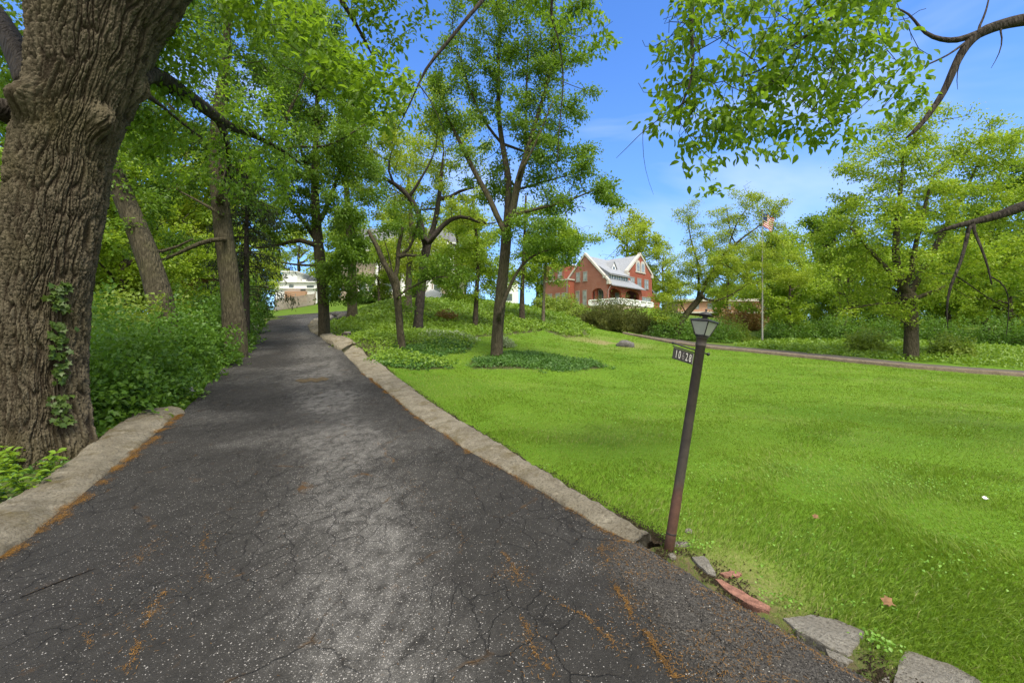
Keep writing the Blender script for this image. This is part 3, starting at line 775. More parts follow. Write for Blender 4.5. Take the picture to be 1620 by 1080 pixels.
wd = ((.0007 + .0008 * rng.random(nl)) * (1 + .25 * np.maximum(0, lit[:, 1] - 4)))[:, None]; bend = d2 * (rng.normal(size=(nl, 1)) * .006) + np.array([0, 0, .003])
V = np.stack([c3 - d1 - d2 * wd * .5, c3 - d1 + d2 * wd * .5, c3 + bend + d2 * wd, c3 + bend - d2 * wd, c3 + d1 + d2 * wd * .5, c3 + d1 - d2 * wd * .5], 1).reshape(-1, 3)
b = np.arange(nl)[:, None] * 6
tag(link('catkin_litter', mesh_np('catkin_litter', V, [np.concatenate([b + [0, 1, 2, 3], b + [3, 2, 4, 5]])]), M['litter']), 'orange brown catkin litter along the kerb edges and asphalt cracks', 'litter', kind='stuff')

def chips(name, pts, size, mat, label):
    nn = len(pts); o = np.array([(1, 0, 0), (-.5, .8, 0), (-.5, -.8, 0), (0, 0, .8), (0, 0, -.6), (.5, .6, .35)])
    s = size * (.5 + rng.random((nn, 1, 1)) * .9); a = rng.random(nn) * 2 * PI; R = np.stack([np.stack([np.cos(a), -np.sin(a)], -1), np.stack([np.sin(a), np.cos(a)], -1)], 1)
    v = o[None] * (.7 + .6 * rng.random((nn, 6, 3))) * s; v[..., :2] = np.einsum('nij,nkj->nki', R, v[..., :2])
    V = (v + pts[:, None]).reshape(-1, 3); b = np.arange(nn)[:, None] * 6
    f = np.concatenate([b + t for t in ([0, 5, 3], [5, 1, 3], [1, 2, 3], [2, 0, 3], [5, 0, 4], [1, 5, 4], [2, 1, 4], [0, 2, 4])])
    return tag(link(name, mesh_np(name, V, [f]), mat), label, 'gravel', kind='stuff')
kk = rng.random(9000) * (len(KOw) - 1.01); k0 = kk.astype(int); kp = KOw[k0] + (KOw[k0 + 1] - KOw[k0]) * (kk - k0)[:, None] + np.stack([.03 + np.abs(rng.normal(size=9000)) * .09, np.zeros(9000)], -1)
kp = kp[n2(kp[:, 0], kp[:, 1], 2.5, 3, 7) > .42]
ye_ = 1.9 + rng.random(3500) * 1.7; ke = np.stack([Rx(ye_) + np.abs(rng.normal(size=3500)) * .16 + .01, ye_], -1); kp = np.concatenate([kp, ke[(np.minimum.reduce([np.hypot(*(ke - hit(a_, b_)[:2]).T) for a_, b_ in ((1303, 1003), (1490, 1070), (1330, 1010), (1275, 990), (1450, 1050))]) > .13) & (n2(ke[:, 0], ke[:, 1], 5, 3, 17) > .46)]])
chips('soil_crumbs', np.stack([kp[:, 0], kp[:, 1], gz(kp[:, 0], kp[:, 1]) + np.where(kp[:, 1] < 3.4, .008, .035)], -1), .0065, M['soil'], 'dark soil crumbs between the right kerb and the lawn')
a = np.stack([rng.random(42000) * 2.2 + .5, 1.5 + rng.random(42000) * 2.2], -1)
se = np.interp(a[:, 1], [-12, 1.0, 2.07, 2.4, 2.9, 3.4, 3.6], [1.6, .95, .76, .68, .62, .70, 1.1])
a = a[(a[:, 0] > se + .02 + rng.random(len(a)) * .15) & (a[:, 0] < Rx(a[:, 1]) + .01) & (a[:, 1] < 3.45)]
z = drive_top(a[:, 0], a[:, 1]); k = rng.random(len(a)) < .05
chips('gravel', np.stack([a[~k, 0], a[~k, 1], z[~k]], -1), .0065, M['pebble'], 'dark loose chippings on the flared end of the driveway')
a2 = np.stack([rng.random(1100) * 6 - 3.3, 1.9 + rng.random(1100) ** 1.5 * 6], -1); a2 = a2[(a2[:, 0] > Lx(a2[:, 1]) + .1) & (a2[:, 0] < Rx(a2[:, 1]) - .1)]
z2 = drive_top(a2[:, 0], a2[:, 1])
chips('gravel', np.concatenate([np.stack([a[k, 0], a[k, 1], z[k]], -1), np.stack([a2[:, 0], a2[:, 1], z2], -1)]), .0036, M['pebble_light'], 'pale loose stone chips scattered over the dark asphalt')

# ------------------------------------------------------------------ lawn blades
def lawn(n, y0, y1):
    t = rng.random(n); yy = y0 * (y1 / y0) ** t; half = 1.22
    xx = -.9 * yy + rng.random(n) * ((half + .9) * yy + 2.6); return xx, yy
xx, yy = lawn(760000, 1.15, 42)
kx = np.where(yy < 3.36, Rx(yy) + .03, Kx(yy) + .07)
ok = (xx > kx + (n2(xx, yy, 4, 2) - .3) * .12) & ((xx < 1.25 * yy + .5) | (rng.random(len(xx)) < .75))
bed = np.zeros(len(xx), bool)
for b in beds_w: bed |= in_poly(xx, yy, b)
ro = np.interp(xx, ne[:, 0], ne[:, 1], left=99, right=22)
ok &= ~bed & (yy < ro - .1) & (xx > -8)
ok &= yy < 40
for sl_ in ([(1238, 980), (1283, 974), (1330, 985), (1367, 1001), (1361, 1020), (1343, 1040), (1300, 1020), (1262, 1000)], [(1432, 1031), (1500, 1050), (1548, 1077), (1575, 1110), (1480, 1118), (1412, 1086), (1420, 1056)], [(1393, 1078), (1407, 1070), (1410, 1090), (1425, 1100), (1400, 1112), (1380, 1098)],
            [(1096, 884), (1112, 882), (1122, 890), (1130, 904), (1133, 914), (1120, 910), (1104, 896)], [(1128, 915), (1142, 916), (1160, 929), (1182, 942), (1204, 953), (1222, 962), (1220, 975), (1192, 966), (1168, 953), (1145, 938)], [(1136, 906), (1158, 904), (1176, 908), (1174, 918), (1144, 918)], [(1062, 852), (1088, 852), (1088, 868), (1062, 868)]):
    pw = np.array([hit(*p)[:2] for p in sl_]); ok &= ~in_poly(xx, yy, pw)
xx, yy = xx[ok], yy[ok]
df = np.exp(-((xx - 6.6) / 2.6) ** 2 - ((yy - 31.5) / 3.0) ** 2); 
edge_d = np.where(yy < 3.36, xx - Rx(yy), 9)
nearpost = np.exp(-((xx - 1.55) / .28) ** 2 - ((yy - 3.05) / .5) ** 2)
bare = sstep(.34, .5, n2(xx, yy, 6, 3, 4)) 
ok = (rng.random(len(xx)) > df * .9) & (rng.random(len(xx)) > nearpost * .65) & ((edge_d > .30) | (rng.random(len(xx)) < .30 + .70 * sstep(.05, .34, edge_d) * bare))
xx, yy = xx[ok], yy[ok]; edge_d = edge_d[ok]; nearpost = nearpost[ok]; N_ = len(xx)
zz = gz(xx, yy) + (n2(xx, yy, .9, 3) - .5) * .05 * sstep(2, 6, np.hypot(xx, yy)) - .01
scl = np.maximum(1, yy / 4.5)
patch = n2(xx, yy, 1.3, 3, 6)
hgt = (.024 + .024 * sstep(.40, .7, patch) * (1 - sstep(5, 14, yy) * .6)) * (.6 + .8 * rng.random(N_)) * (1 + .12 * scl)
hgt *= 1 - .5 * np.exp(-(edge_d / .3) ** 2)
wd = .0026 * scl * (.7 + .6 * rng.random(N_))
fl = n2(xx, yy, .55, 2, 2) * 2 * PI * 1.3; an = fl + rng.normal(size=N_) * .9
lean = np.stack([np.cos(an), np.sin(an), np.zeros(N_)], -1) * (hgt * (.35 + .75 * rng.random(N_)))[:, None]
fa = rng.random(N_) * 2 * PI; sd_ = np.stack([np.cos(fa), np.sin(fa), np.zeros(N_)], -1) * wd[:, None]
b0 = np.stack([xx, yy, zz], -1); upv = np.array([0, 0, 1.0]) * hgt[:, None]
V = np.stack([b0 - sd_, b0 + sd_, b0 + lean * .35 + upv * .6 + sd_ * .75, b0 + lean * .35 + upv * .6 - sd_ * .75, b0 + lean + upv * .92], 1).reshape(-1, 3)
b = np.arange(N_)[:, None] * 5; r = rng.random(N_)
dry = ((rng.random(N_) < .05 + .10 * sstep(.5, .7, n2(xx, yy, .8, 3, 12)) + .5 * nearpost + .45 * np.exp(-(edge_d / .3) ** 2)) * (.4 + .5 * rng.random(N_))).astype(float)
me = mesh_np('grass', V, [b + [0, 1, 2, 3], b + [3, 2, 4]], False, fattrs={'rnd': np.concatenate([r, r]), 'dry': np.concatenate([dry, dry])})
tag(link('grass', me, M['grass']), 'bright green mown lawn grass to the right of the driveway', 'grass', kind='stuff')

# clover and broad leaved weeds in the mown lawn
cc = []
for px_, py_, sx_, sy_, n_c in ((1330, 755, 1.6, .35, 900), (1420, 770, 1.2, .3, 700), (1250, 742, 1.0, .3, 350), (1590, 860, .5, .15, 350), (1180, 905, .12, .12, 120), (1235, 958, .08, .05, 60), (1340, 965, .15, .04, 50), (1395, 1030, .04, .05, 60), (1100, 870, .08, .08, 90), (1560, 640, 4, 1.5, 900), (1480, 700, 2, .8, 500), (1100, 760, .9, .5, 260), (1230, 830, .5, .25, 260), (1450, 900, .4, .15, 220), (1150, 660, 3, 1.5, 700), (900, 680, 1.5, .8, 350)):
    q_ = hit(px_, py_); a_ = q_[:2] + rng.normal(size=(n_c, 2)) * [sx_, sy_]; cc.append(a_[n2(a_[:, 0], a_[:, 1], 3.5, 2, 3) > .45])
cc = np.concatenate(cc); cc = cc[(cc[:, 0] > np.where(cc[:, 1] < 3.36, Rx(cc[:, 1]), Kx(cc[:, 1])) + .05)]; kc = len(cc)
me = leaf_mesh('clover', np.column_stack([cc, gz(cc[:, 0], cc[:, 1]) + .035 + .02 * rng.random(kc)]), rdir(kc), norm(rdir(kc) * .4 + np.array([0, 0, 1.])), .015 * (.7 + .8 * rng.random(kc)) * np.maximum(1, cc[:, 1] / 6), M['clover'], 'ovate', .9)
tag(link('clover', me), 'clover and broad leaved weeds growing through the mown lawn', 'clover', kind='stuff')

# ------------------------------------------------------------------ ground cover beds
def cover_bed(name, poly_w, n, size, mat, label, hmax=.22, lm=.04):
    pw = np.array(poly_w); lo_, hi_ = pw.min(0), pw.max(0); P0 = rng.random((n * 3, 2)) * (hi_ - lo_) + lo_
    P0 = P0[rng.random(len(P0)) < np.clip((16 / P0[:, 1]) ** 1.0, 0, 1)]
    jx = (n2(P0[:, 0], P0[:, 1], .9, 4, 21) - .5) * (1.3 + .06 * P0[:, 1]) + rng.normal(size=len(P0)) * .16; jy = (n2(P0[:, 0], P0[:, 1], .9, 4, 33) - .5) * (2.2 + .10 * P0[:, 1]) + rng.normal(size=len(P0)) * .22
    P0 = P0[in_poly(P0[:, 0] + jx, P0[:, 1] + jy, pw) & ~((P0[:, 0] > Lx(P0[:, 1]) - lm) & (P0[:, 0] < Rx(P0[:, 1]) + .3) & (P0[:, 1] < 45))][:n]; k = len(P0); x, y = P0.T
    e_ = .30 + .012 * y; fr = np.zeros(k)
    for q_ in range(8): fr += in_poly(x + e_ * math.cos(q_ * PI / 4), y + 1.6 * e_ * math.sin(q_ * PI / 4), pw) / 8
    keep = rng.random(k) < .15 + fr ** 1.5; P0 = P0[keep]; x, y = P0.T; fr = fr[keep]; k = len(P0)
    top = hmax * (.25 + 1.1 * n2(x, y, 1.1, 3, 1)) * (.25 + .75 * fr); z_ = gz(x, y) + top * rng.random(k) ** .5
    s = size * np.maximum(1, y / 20) * (.6 + .8 * rng.random(k))
    p = np.stack([x, y, z_], -1)
    me = leaf_mesh(name, p, norm(rdir(k) + np.array([0, 0, .1])), norm(rdir(k) * .55 + np.array([0, -.25, 1.0])), s, mat, 'rhomb', .75)
    return tag(link(name, me), label, 'ground cover', kind='stuff')
cover_bed('ground_cover', beds_w[0], 95000, .10, M['cover'], 'light green leafy ground cover over the wooded mound', .34)
cover_bed('ground_cover', beds_w[1], 22000, .075, M['cover_dark'], 'dark green ground cover bed around the forked tree on the lawn', .20)
dk = [np.array([hit(*p)[:2] for p in q]) for q in ([(640, 566), (700, 561), (752, 551), (740, 543), (690, 541), (640, 550), (600, 556)], [(580, 570), (610, 584), (715, 584), (690, 572), (640, 568)])]
cover_bed('ground_cover', dk[0], 12000, .085, M['cover_dark'], 'dark green ground cover tongue right of the vine clad trunk', .30)
cover_bed('ground_cover', dk[1], 9000, .075, M['cover_dark'], 'dark green ground cover strip in front of the vine clad trunk', .22)
pl = np.array([hit(*p)[:2] for p in [(655, 538), (700, 545), (760, 540), (740, 530), (690, 526), (660, 528)]])
cover_bed('ground_cover', pl, 2600, .10, M['cover_pale'], 'pale variegated ground cover on the mound below the dark oak', .3)
# far bank beyond the second road
far = np.array([hit(*p)[:2] for p in [(1160, 548), (1300, 561), (1440, 572), (1620, 585), (1700, 590), (1700, 560), (1500, 545), (1350, 535), (1200, 535)]])
cover_bed('ground_cover', far, 30000, .12, M['cover'], 'green ground cover on the bank beyond the second road', .3)
# weeds on the left verge
wl = [(-3.4, 9.1), (-4.2, 11), (-5.2, 13), (-8.4, 18), (-12.5, 24.5), (-16, 31), (-20, 37), (-24, 38), (-18, 26), (-12, 17), (-8, 10.5), (-6.5, 8.0), (-5.2, 8.0)]
wl = [(Lx(y) - .02, y) for y in (9.0, 11, 13, 15, 18, 22, 26, 31, 36)] + [(-24, 38), (-18, 27), (-13, 18), (-9, 11), (-7, 7.2), (-5.6, 7.0), (-5.0, 8.3)]
cover_bed('ground_cover', wl, 26000, .07, M['cover'], 'low weeds along the left edge of the driveway', .14)
wl2 = [(-5.0, 8.6), (-4.2, 5.2), (-4.3, 2), (-7, 1), (-9, 6), (-7, 9)]
cover_bed('ground_cover', wl2, 5000, .05, M['cover_dark'], 'sparse weeds around the foot of the huge furrowed trunk', .08, lm=.62)
# ------------------------------------------------------------------ the huge furrowed tree beside the driveway
YB = 6.15
tbase = np.array([(58 - 810) * YB / F, YB + .0, 0]); tbase[2] = g1(tbase[0], tbase[1])
big = tag(empty('big_tree', tbase), 'huge tree with deeply furrowed bark leaning over the left kerb, wide as a door', 'tree')
prof = [(790, 59, 122), (740, 59, 111), (705, 58, 101), (670, 57, 93), (620, 57, 86), (540, 58, 85), (465, 62, 85), (395, 73, 87), (300, 86, 89), (250, 93, 88), (195, 106, 88), (145, 121, 92), (105, 130, 97), (65, 138, 104), (35, 142, 110), (0, 152, 122), (-60, 165, 138), (-110, 175, 152)]
prof = prof[::-1]
def big_axis(z):
    py = 540 - (z - EYE) * F / YB; a = np.array(prof, float)
    c_, h_ = np.interp(py, a[:, 0], a[:, 1]), np.interp(py, a[:, 0], a[:, 2])
    aL, aR = np.arctan((c_ - h_ - 810) / F), np.arctan((c_ + h_ - 810) / F); mid = (aL + aR) / 2
    return np.tan(mid) * YB, YB / np.cos(mid) * np.sin((aR - aL) / 2) - .03
nz_, na_ = 980, 700
zz = np.linspace(-.45, 6.9, nz_); th = np.arange(na_) * 2 * PI / na_
cx, rad = big_axis(zz)
for _ in range(14): cx[1:-1] = (cx[2:] + cx[:-2] + 2 * cx[1:-1]) / 4; rad[1:-1] = (rad[2:] + rad[:-2] + 2 * rad[1:-1]) / 4
TH, ZZ = np.meshgrid(th, zz); Rm = rad[:, None] * np.ones_like(TH)
ct, st_ = np.cos(TH), np.sin(TH)
dirs = np.stack([ct * .75, st_ * .75, ZZ], -1)
# root flare in lobes, gentle fluting
fl_ = sstep(.9, -.2, ZZ - .0); Rm = Rm * (1 + fl_ * .16 * (np.sin(TH * 5 + .6) * .6 + np.sin(TH * 3 + 2.1) * .5) + .018 * np.sin(TH * 4 + ZZ * .7))
Rm = Rm + (fbm(dirs * [1.6, 1.6, .7], 3) - .5) * .09
# burls on the side facing the drive
for (ang, zc, sa, sz, h) in [(-PI / 2 + 1.28, EYE + (540 - 200) * YB / F, .20, .15, .22), (-PI / 2 + 1.22, EYE + (540 - 182) * YB / F, .30, .10, .10), (-PI / 2 - .18, EYE + (540 - 178) * YB / F, .24, .17, .20), (-PI / 2 + 2.1, EYE + (540 - 118) * YB / F, .16, .16, .12)]:
    da = (TH - ang + PI) % (2 * PI) - PI; Rm = Rm + h * np.exp(-(da / sa) ** 2 - ((ZZ - zc) / sz) ** 2)
# bark plates: stretched cells, periodic round the trunk
rc = .80
def worley(u, v, per):
    iu = np.floor(u).astype(int); iv = np.floor(v).astype(int); f1 = np.full(u.shape, 9.); f2 = np.full(u.shape, 9.)
    for a in (-1, 0, 1):
        for b_ in (-1, 0, 1):
            ci = (iu + a); cj = iv + b_; cw = ci % per
            jx = _h(cw, cj, cw * 0 + 3); jy = _h(cw, cj, cw * 0 + 17)
            d = np.hypot(ci + .1 + .8 * jx - u, cj + .1 + .8 * jy - v)
            f2 = np.minimum(f2, np.maximum(f1, d)); f1 = np.minimum(f1, d)
    return f2 - f1
RR = 11.0
def fur(f, fz, off, wd, wp):
    w_ = (fbm(np.stack([ct * 3 + off, st_ * 3, ZZ * 2.6], -1), 2) - .5) * wp
    n_ = vnoise(np.stack([(ct + w_ * -st_) * f + off, (st_ + w_ * ct) * f + off * .7, ZZ * fz + off + w_ * 2], -1))
    return sstep(0, wd, np.abs(n_ - .5))
rough1 = fbm(np.stack([ct * 75, st_ * 75, ZZ * 42], -1), 3) - .5
rough2 = fbm(np.stack([ct * 34, st_ * 34, ZZ * 4.5], -1), 2) - .5
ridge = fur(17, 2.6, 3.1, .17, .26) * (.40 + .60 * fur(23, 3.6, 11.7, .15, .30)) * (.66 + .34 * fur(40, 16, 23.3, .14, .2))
fine = rough1 + .5
Rm = Rm + (ridge - .6) * .050 + rough1 * .042 + rough2 * .026
Xc = cx[:, None] + Rm * ct - tbase[0]; Yc = Rm * st_; Zc = ZZ + (fine - .5) * .012
i = np.arange(nz_ * na_).reshape(nz_, na_); j2 = np.roll(i, -1, 1)
q = np.stack([i[:-1], j2[:-1], j2[1:], i[1:]], -1).reshape(-1, 4)
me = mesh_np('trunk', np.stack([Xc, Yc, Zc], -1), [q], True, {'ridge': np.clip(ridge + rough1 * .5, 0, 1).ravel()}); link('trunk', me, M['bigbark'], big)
def Bp(px, py, Y): return P(px, py, Y)
limbs = [(np.array([Bp(190, -80, 6.2), Bp(290, -130, 6.2), Bp(420, -200, 6.3), Bp(600, -280, 6.8), Bp(820, -330, 8)]), [.72, .62, .46, .33, .18]),
         (np.array([Bp(120, -60, 6.2), Bp(70, -140, 6.3), Bp(0, -300, 6.8), Bp(-60, -480, 7.5)]), [.85, .80, .55, .3]),
         (np.array([Bp(60, 150, 6.2), Bp(30, 85, 6.5), Bp(5, 40, 6.9), Bp(-40, -20, 7.4), Bp(-120, -100, 8)]), [.20, .16, .14, .11, .07]),
         (np.array([Bp(40, 185, 6.1), Bp(5, 176, 5.75), Bp(-30, 165, 5.5), Bp(-90, 130, 5.3)]), [.2, .13, .1, .08]),
         (np.array([Bp(205, 125, 6.3), Bp(240, 112, 6.8), Bp(275, 138, 7.4), Bp(325, 172, 8.2), Bp(358, 200, 9), Bp(400, 212, 9.8), Bp(450, 240, 10.6)]), [.17, .125, .115, .10, .085, .06, .03]),
         (np.array([Bp(345, 190, 8.7), Bp(362, 225, 9), Bp(366, 262, 9.2), Bp(350, 300, 9.4)]), [.07, .05, .04, .02]),
         (np.array([Bp(215, 140, 6.3), Bp(255, 165, 6.8), Bp(285, 195, 7.2), Bp(320, 218, 7.8)]), [.05, .025, .02, .01]),
         (np.array([Bp(420, -200, 6.3), Bp(500, -60, 6.6), Bp(560, 30, 7), Bp(590, 90, 7.5)]), [.12, .06, .03, .012]),
         # bare drooping twig over the drive
         (np.array([Bp(820, -330, 8), Bp(800, -60, 6.4), Bp(770, -5, 6.0), Bp(735, 32, 5.9), Bp(700, 80, 5.9), Bp(662, 115, 5.9), Bp(664, 130, 5.9), Bp(650, 165, 5.9), Bp(628, 205, 5.9)]), [.06, .035, .026, .022, .02, .017, .012, .008, .004]),
         (np.array([Bp(664, 130, 5.9), Bp(680, 150, 5.9), Bp(692, 182, 5.9), Bp(706, 215, 5.9)]), [.009, .008, .006, .004])]
att = ell_pts([(470, 60, 5.6, 45, 60, .5), (430, 10, 6.0, 80, 60, .8), (300, 60, 7.2, 60, 60, 1), (350, 130, 8.6, 70, 60, 1), (270, 190, 7.5, 50, 50, .8), (250, 250, 7.5, 40, 45, .8), (430, 170, 9.5, 60, 50, 1), (330, 260, 9, 60, 50, 1), (420, 280, 10.5, 50, 40, 1),
               (15, 100, 8, 25, 60, 1), (-40, 60, 8, 60, 80, 1), (15, 200, 9, 14, 40, .8), (690, -70, 7, 120, 40, 1), (560, -60, 7, 120, 60, 1), (880, 20, 8.5, 60, 40, .8)], 900)
sk = colonize(limbs, att, .22, 2.6, .32, tip=.004, maxnodes=4200, droop=.1)
V, polys = tubes(sk['chains'], wob=.08)
lm = link('limb', mesh_np('limb', V - tbase, polys, True), M['bark_dark'], big)
p, a, nn, s = crown_leaves(sk, 15000, .095, .13, .02, .9, .45)
link('crown', leaf_mesh('crown', p - tbase, a, nn, s, M['leaf_near'], 'ovate', .5), None, big)

# ivy climbing the trunk
n_iv = 260; zi = 1.55 + (540 - (450 + rng.random(n_iv) ** 1.2 * 215)) * YB / F; ca = -PI / 2 + 1.16 + (zi - 1.3) * -.06 + rng.normal(size=n_iv) * .085
cxi, ri = big_axis(zi); ri = ri + .035
pos = np.stack([cxi + ri * np.cos(ca), YB + ri * np.sin(ca), zi], -1); out = np.stack([np.cos(ca), np.sin(ca), np.zeros(n_iv)], -1)
ib = np.array([pos[:, 0].mean(), pos[:, 1].mean(), .1])
iv = tag(empty('climbing_ivy', ib), 'sprig of dark green ivy climbing the huge furrowed trunk', 'ivy')
gate = fbm(np.stack([zi * 2.6, zi * 0, zi * 0], -1), 2) > .42; pos, out, n2v = pos[gate], out[gate], gate.sum()
link('leaves', leaf_mesh('leaves', pos - ib + out * rng.random((n2v, 1)) * .03, norm(rdir(n2v) * .6 + np.array([0, 0, -.7]) + out * .3), norm(out + rdir(n2v) * .45), .05 + .05 * rng.random(n2v), M['ivy'], 'lobed', .95), None, iv)
st = []
for k in range(3):
    z_ = np.linspace(.35, 2.2 - k * .3, 22); c_ = -PI / 2 + 1.16 + (z_ - 1.3) * -.06 + .05 * np.sin(z_ * 3 + k * 2); cxk, rk = big_axis(z_); rk = rk + .03
    st.append((np.stack([cxk + rk * np.cos(c_), YB + rk * np.sin(c_), z_], -1) - ib, np.full(22, .006)))
V, polys = tubes(st); link('vine', mesh_np('vine', V, polys, True), M['twig'], iv)

# ------------------------------------------------------------------ tree beyond the right edge, its limbs hanging into view
ob = np.array([10.8, 3.6, g1(10.8, 3.6)])
opaths = [(np.array([ob - [0, 0, .3], ob + [-.1, .1, 2], ob + [-.3, .5, 4], ob + [-.8, 1.4, 5.8], ob + [-1.0, 2.4, 6.6]]), [.42, .36, .30, .24, .20]),
          (np.array([ob + [-1.0, 2.4, 6.6], P(1900, -10, 6.6), P(1760, 18, 6.8), P(1680, 26, 7), P(1620, 32, 7), P(1580, 40, 7), P(1542, 54, 7), P(1518, 86, 7), P(1492, 150, 7), P(1460, 195, 7), P(1443, 212, 7), P(1434, 218, 7)]), [.20, .15, .11, .09, .08, .072, .065, .052, .042, .034, .026, .014]),
          (np.array([P(1542, 54, 7), P(1515, 66, 7), P(1478, 62, 7), P(1455, 48, 7), P(1440, 20, 7), P(1400, 8, 7)]), [.05, .038, .03, .022, .015, .008]),
          (np.array([P(1535, 62, 7), P(1500, 88, 6.9), P(1450, 110, 6.8), P(1418, 140, 6.6), P(1395, 172, 6.4)]), [.022, .014, .012, .008, .005]),
          (np.array([P(1520, 80, 7), P(1525, 95, 7.1), P(1516, 100, 7.0), P(1512, 130, 7.1), P(1515, 142, 7.1)]), [.012, .009, .008, .006, .003]),
          (np.array([P(1580, 40, 7), P(1588, 62, 6.9), P(1582, 85, 6.9), P(1568, 108, 6.9)]), [.016, .01, .007, .003]),
          (np.array([P(1545, 52, 7), P(1560, 20, 7.1), P(1566, -10, 7.2)]), [.02, .014, .01]),
          (np.array([ob + [-.3, .5, 3.6], P(1900, 240, 7.0), P(1760, 290, 7.4), P(1690, 308, 7.6), P(1620, 326, 7.8), P(1575, 343, 7.9), P(1545, 350, 8), P(1500, 360, 8), P(1478, 370, 8.1)]), [.20, .16, .13, .105, .088, .072, .056, .036, .012]),
          (np.array([P(1535, 352, 8), P(1528, 385, 7.9), P(1518, 420, 7.8), P(1502, 455, 7.8), P(1497, 490, 7.8), P(1500, 520, 7.8)]), [.036, .030, .025, .02, .012, .005]),
          (np.array([P(1537, 355, 8), P(1552, 390, 7.8), P(1563, 420, 7.7), P(1569, 450, 7.7)]), [.026, .021, .016, .011]),
          (np.array([P(1569, 438, 7.7), P(1590, 445, 7.6), P(1598, 480, 7.6), P(1592, 530, 7.6)]), [.014, .012, .01, .005]),
          (np.array([P(1520, 440, 7.8), P(1560, 470, 7.7), P(1600, 490, 7.6), P(1630, 520, 7.5)]), [.012, .009, .007, .004]),
          (np.array([ob + [-.8, 1.4, 5.8], ob + [-3.5, 1.0, 7.4], ob + [-6, .6, 7.9], P(1180, -330, 4.6), P(1120, -120, 4.5), P(1092, 20, 4.5), P(1098, 110, 4.5), P(1086, 160, 4.5), P(1068, 180, 4.5)]), [.2, .15, .10, .07, .035, .02, .013, .009, .004]),
          (np.array([ob + [-3.5, 1.0, 7.4], P(1600, -260, 5), P(1420, -90, 4.9), P(1330, 20, 4.9), P(1270, 60, 4.9), P(1200, 115, 4.8), P(1130, 132, 4.6)]), [.06, .04, .025, .016, .012, .008, .004]),
          (np.array([P(1200, 115, 4.8), P(1250, 145, 4.7), P(1285, 172, 4.6), P(1320, 200, 4.5)]), [.008, .006, .005, .003]),
          (np.array([P(1120, -120, 4.5), P(980, -140, 6), P(880, -60, 7), P(870, 30, 7.2), P(885, 60, 7.2), P(892, 130, 7.2), P(885, 200, 7.2), P(880, 290, 7.2)]), [.04, .035, .03, .02, .013, .011, .009, .005])]
bare_twigs = [(np.array([P(1086, 160, 4.5), P(1040, 190, 4.5), P(1015, 205, 4.5), P(990, 240, 4.5), P(975, 250, 4.5)]), [.006, .005, .004, .003, .002]),
          (np.array([P(1017, 205, 4.5), P(1016, 240, 4.5), P(1022, 280, 4.5), P(1034, 308, 4.5)]), [.003, .003, .002, .0015])]
sprays = [(1060, 30, 4.7, 45, 60, .7), (1130, 30, 4.5, 80, 70, .8), (1210, 40, 4.6, 70, 70, .8), (1290, 40, 4.8, 80, 60, .8), (1370, 50, 5.0, 70, 45, .7), (1050, 120, 4.6, 36, 50, .6), (1110, 120, 4.5, 60, 60, .6), (1180, 150, 4.5, 55, 50, .6), (1240, 110, 4.6, 60, 50, .6), (1310, 110, 4.7, 60, 40, .6),
          (1095, 190, 4.5, 40, 40, .5), (1120, 235, 4.4, 28, 30, .4), (1215, 190, 4.4, 30, 24, .4), (1350, 150, 4.6, 50, 35, .5), (1340, 185, 4.5, 26, 22, .4), (1430, 100, 5.2, 45, 18, .4), (1460, 105, 5.4, 28, 10, .3), (1240, -60, 4.7, 160, 50, 1.0), (1390, 130, 4.8, 30, 25, .4), (1130, 262, 4.4, 14, 18, .2), (1085, 215, 4.5, 26, 22, .3), (1145, 210, 4.4, 24, 22, .3), (1025, 150, 4.7, 14, 36, .3), (1255, 175, 4.5, 20, 16, .3), (1440, 60, 5.2, 30, 16, .3), (940, 25, 7.1, 40, 25, .5)]
oa = ell_pts(sprays, 1200)
root, sk = tree('overhanging_tree', 'overhanging tree with dark limbs and big leaved sprays hanging across the sky at upper right', 'tree', opaths, oa, M['bark_dark'], M['leaf_near'], step=.13, infl=1.6, kill=.17, nleaf=0, bare=bare_twigs, tip=.0030, wob=.1, maxnodes=4200, droop=.12)
p, a, nn, s = crown_leaves(sk, 6000, .079, .06, .006, .8, .55, gap=(.38, .48))
ok = p[:, 1] > 2.5; p, a, nn, s = p[ok], a[ok], nn[ok], s[ok]
link('crown', leaf_mesh('crown', p - ob, a, nn, s, M['leaf_near'], 'ovate', .52), None, root)

# ------------------------------------------------------------------ the other trees, nearest first
def R_(*a): return list(a)
def base_path(px, py, Y=None):
    b = hit(px, py) if Y is None else on(px, Y); return b
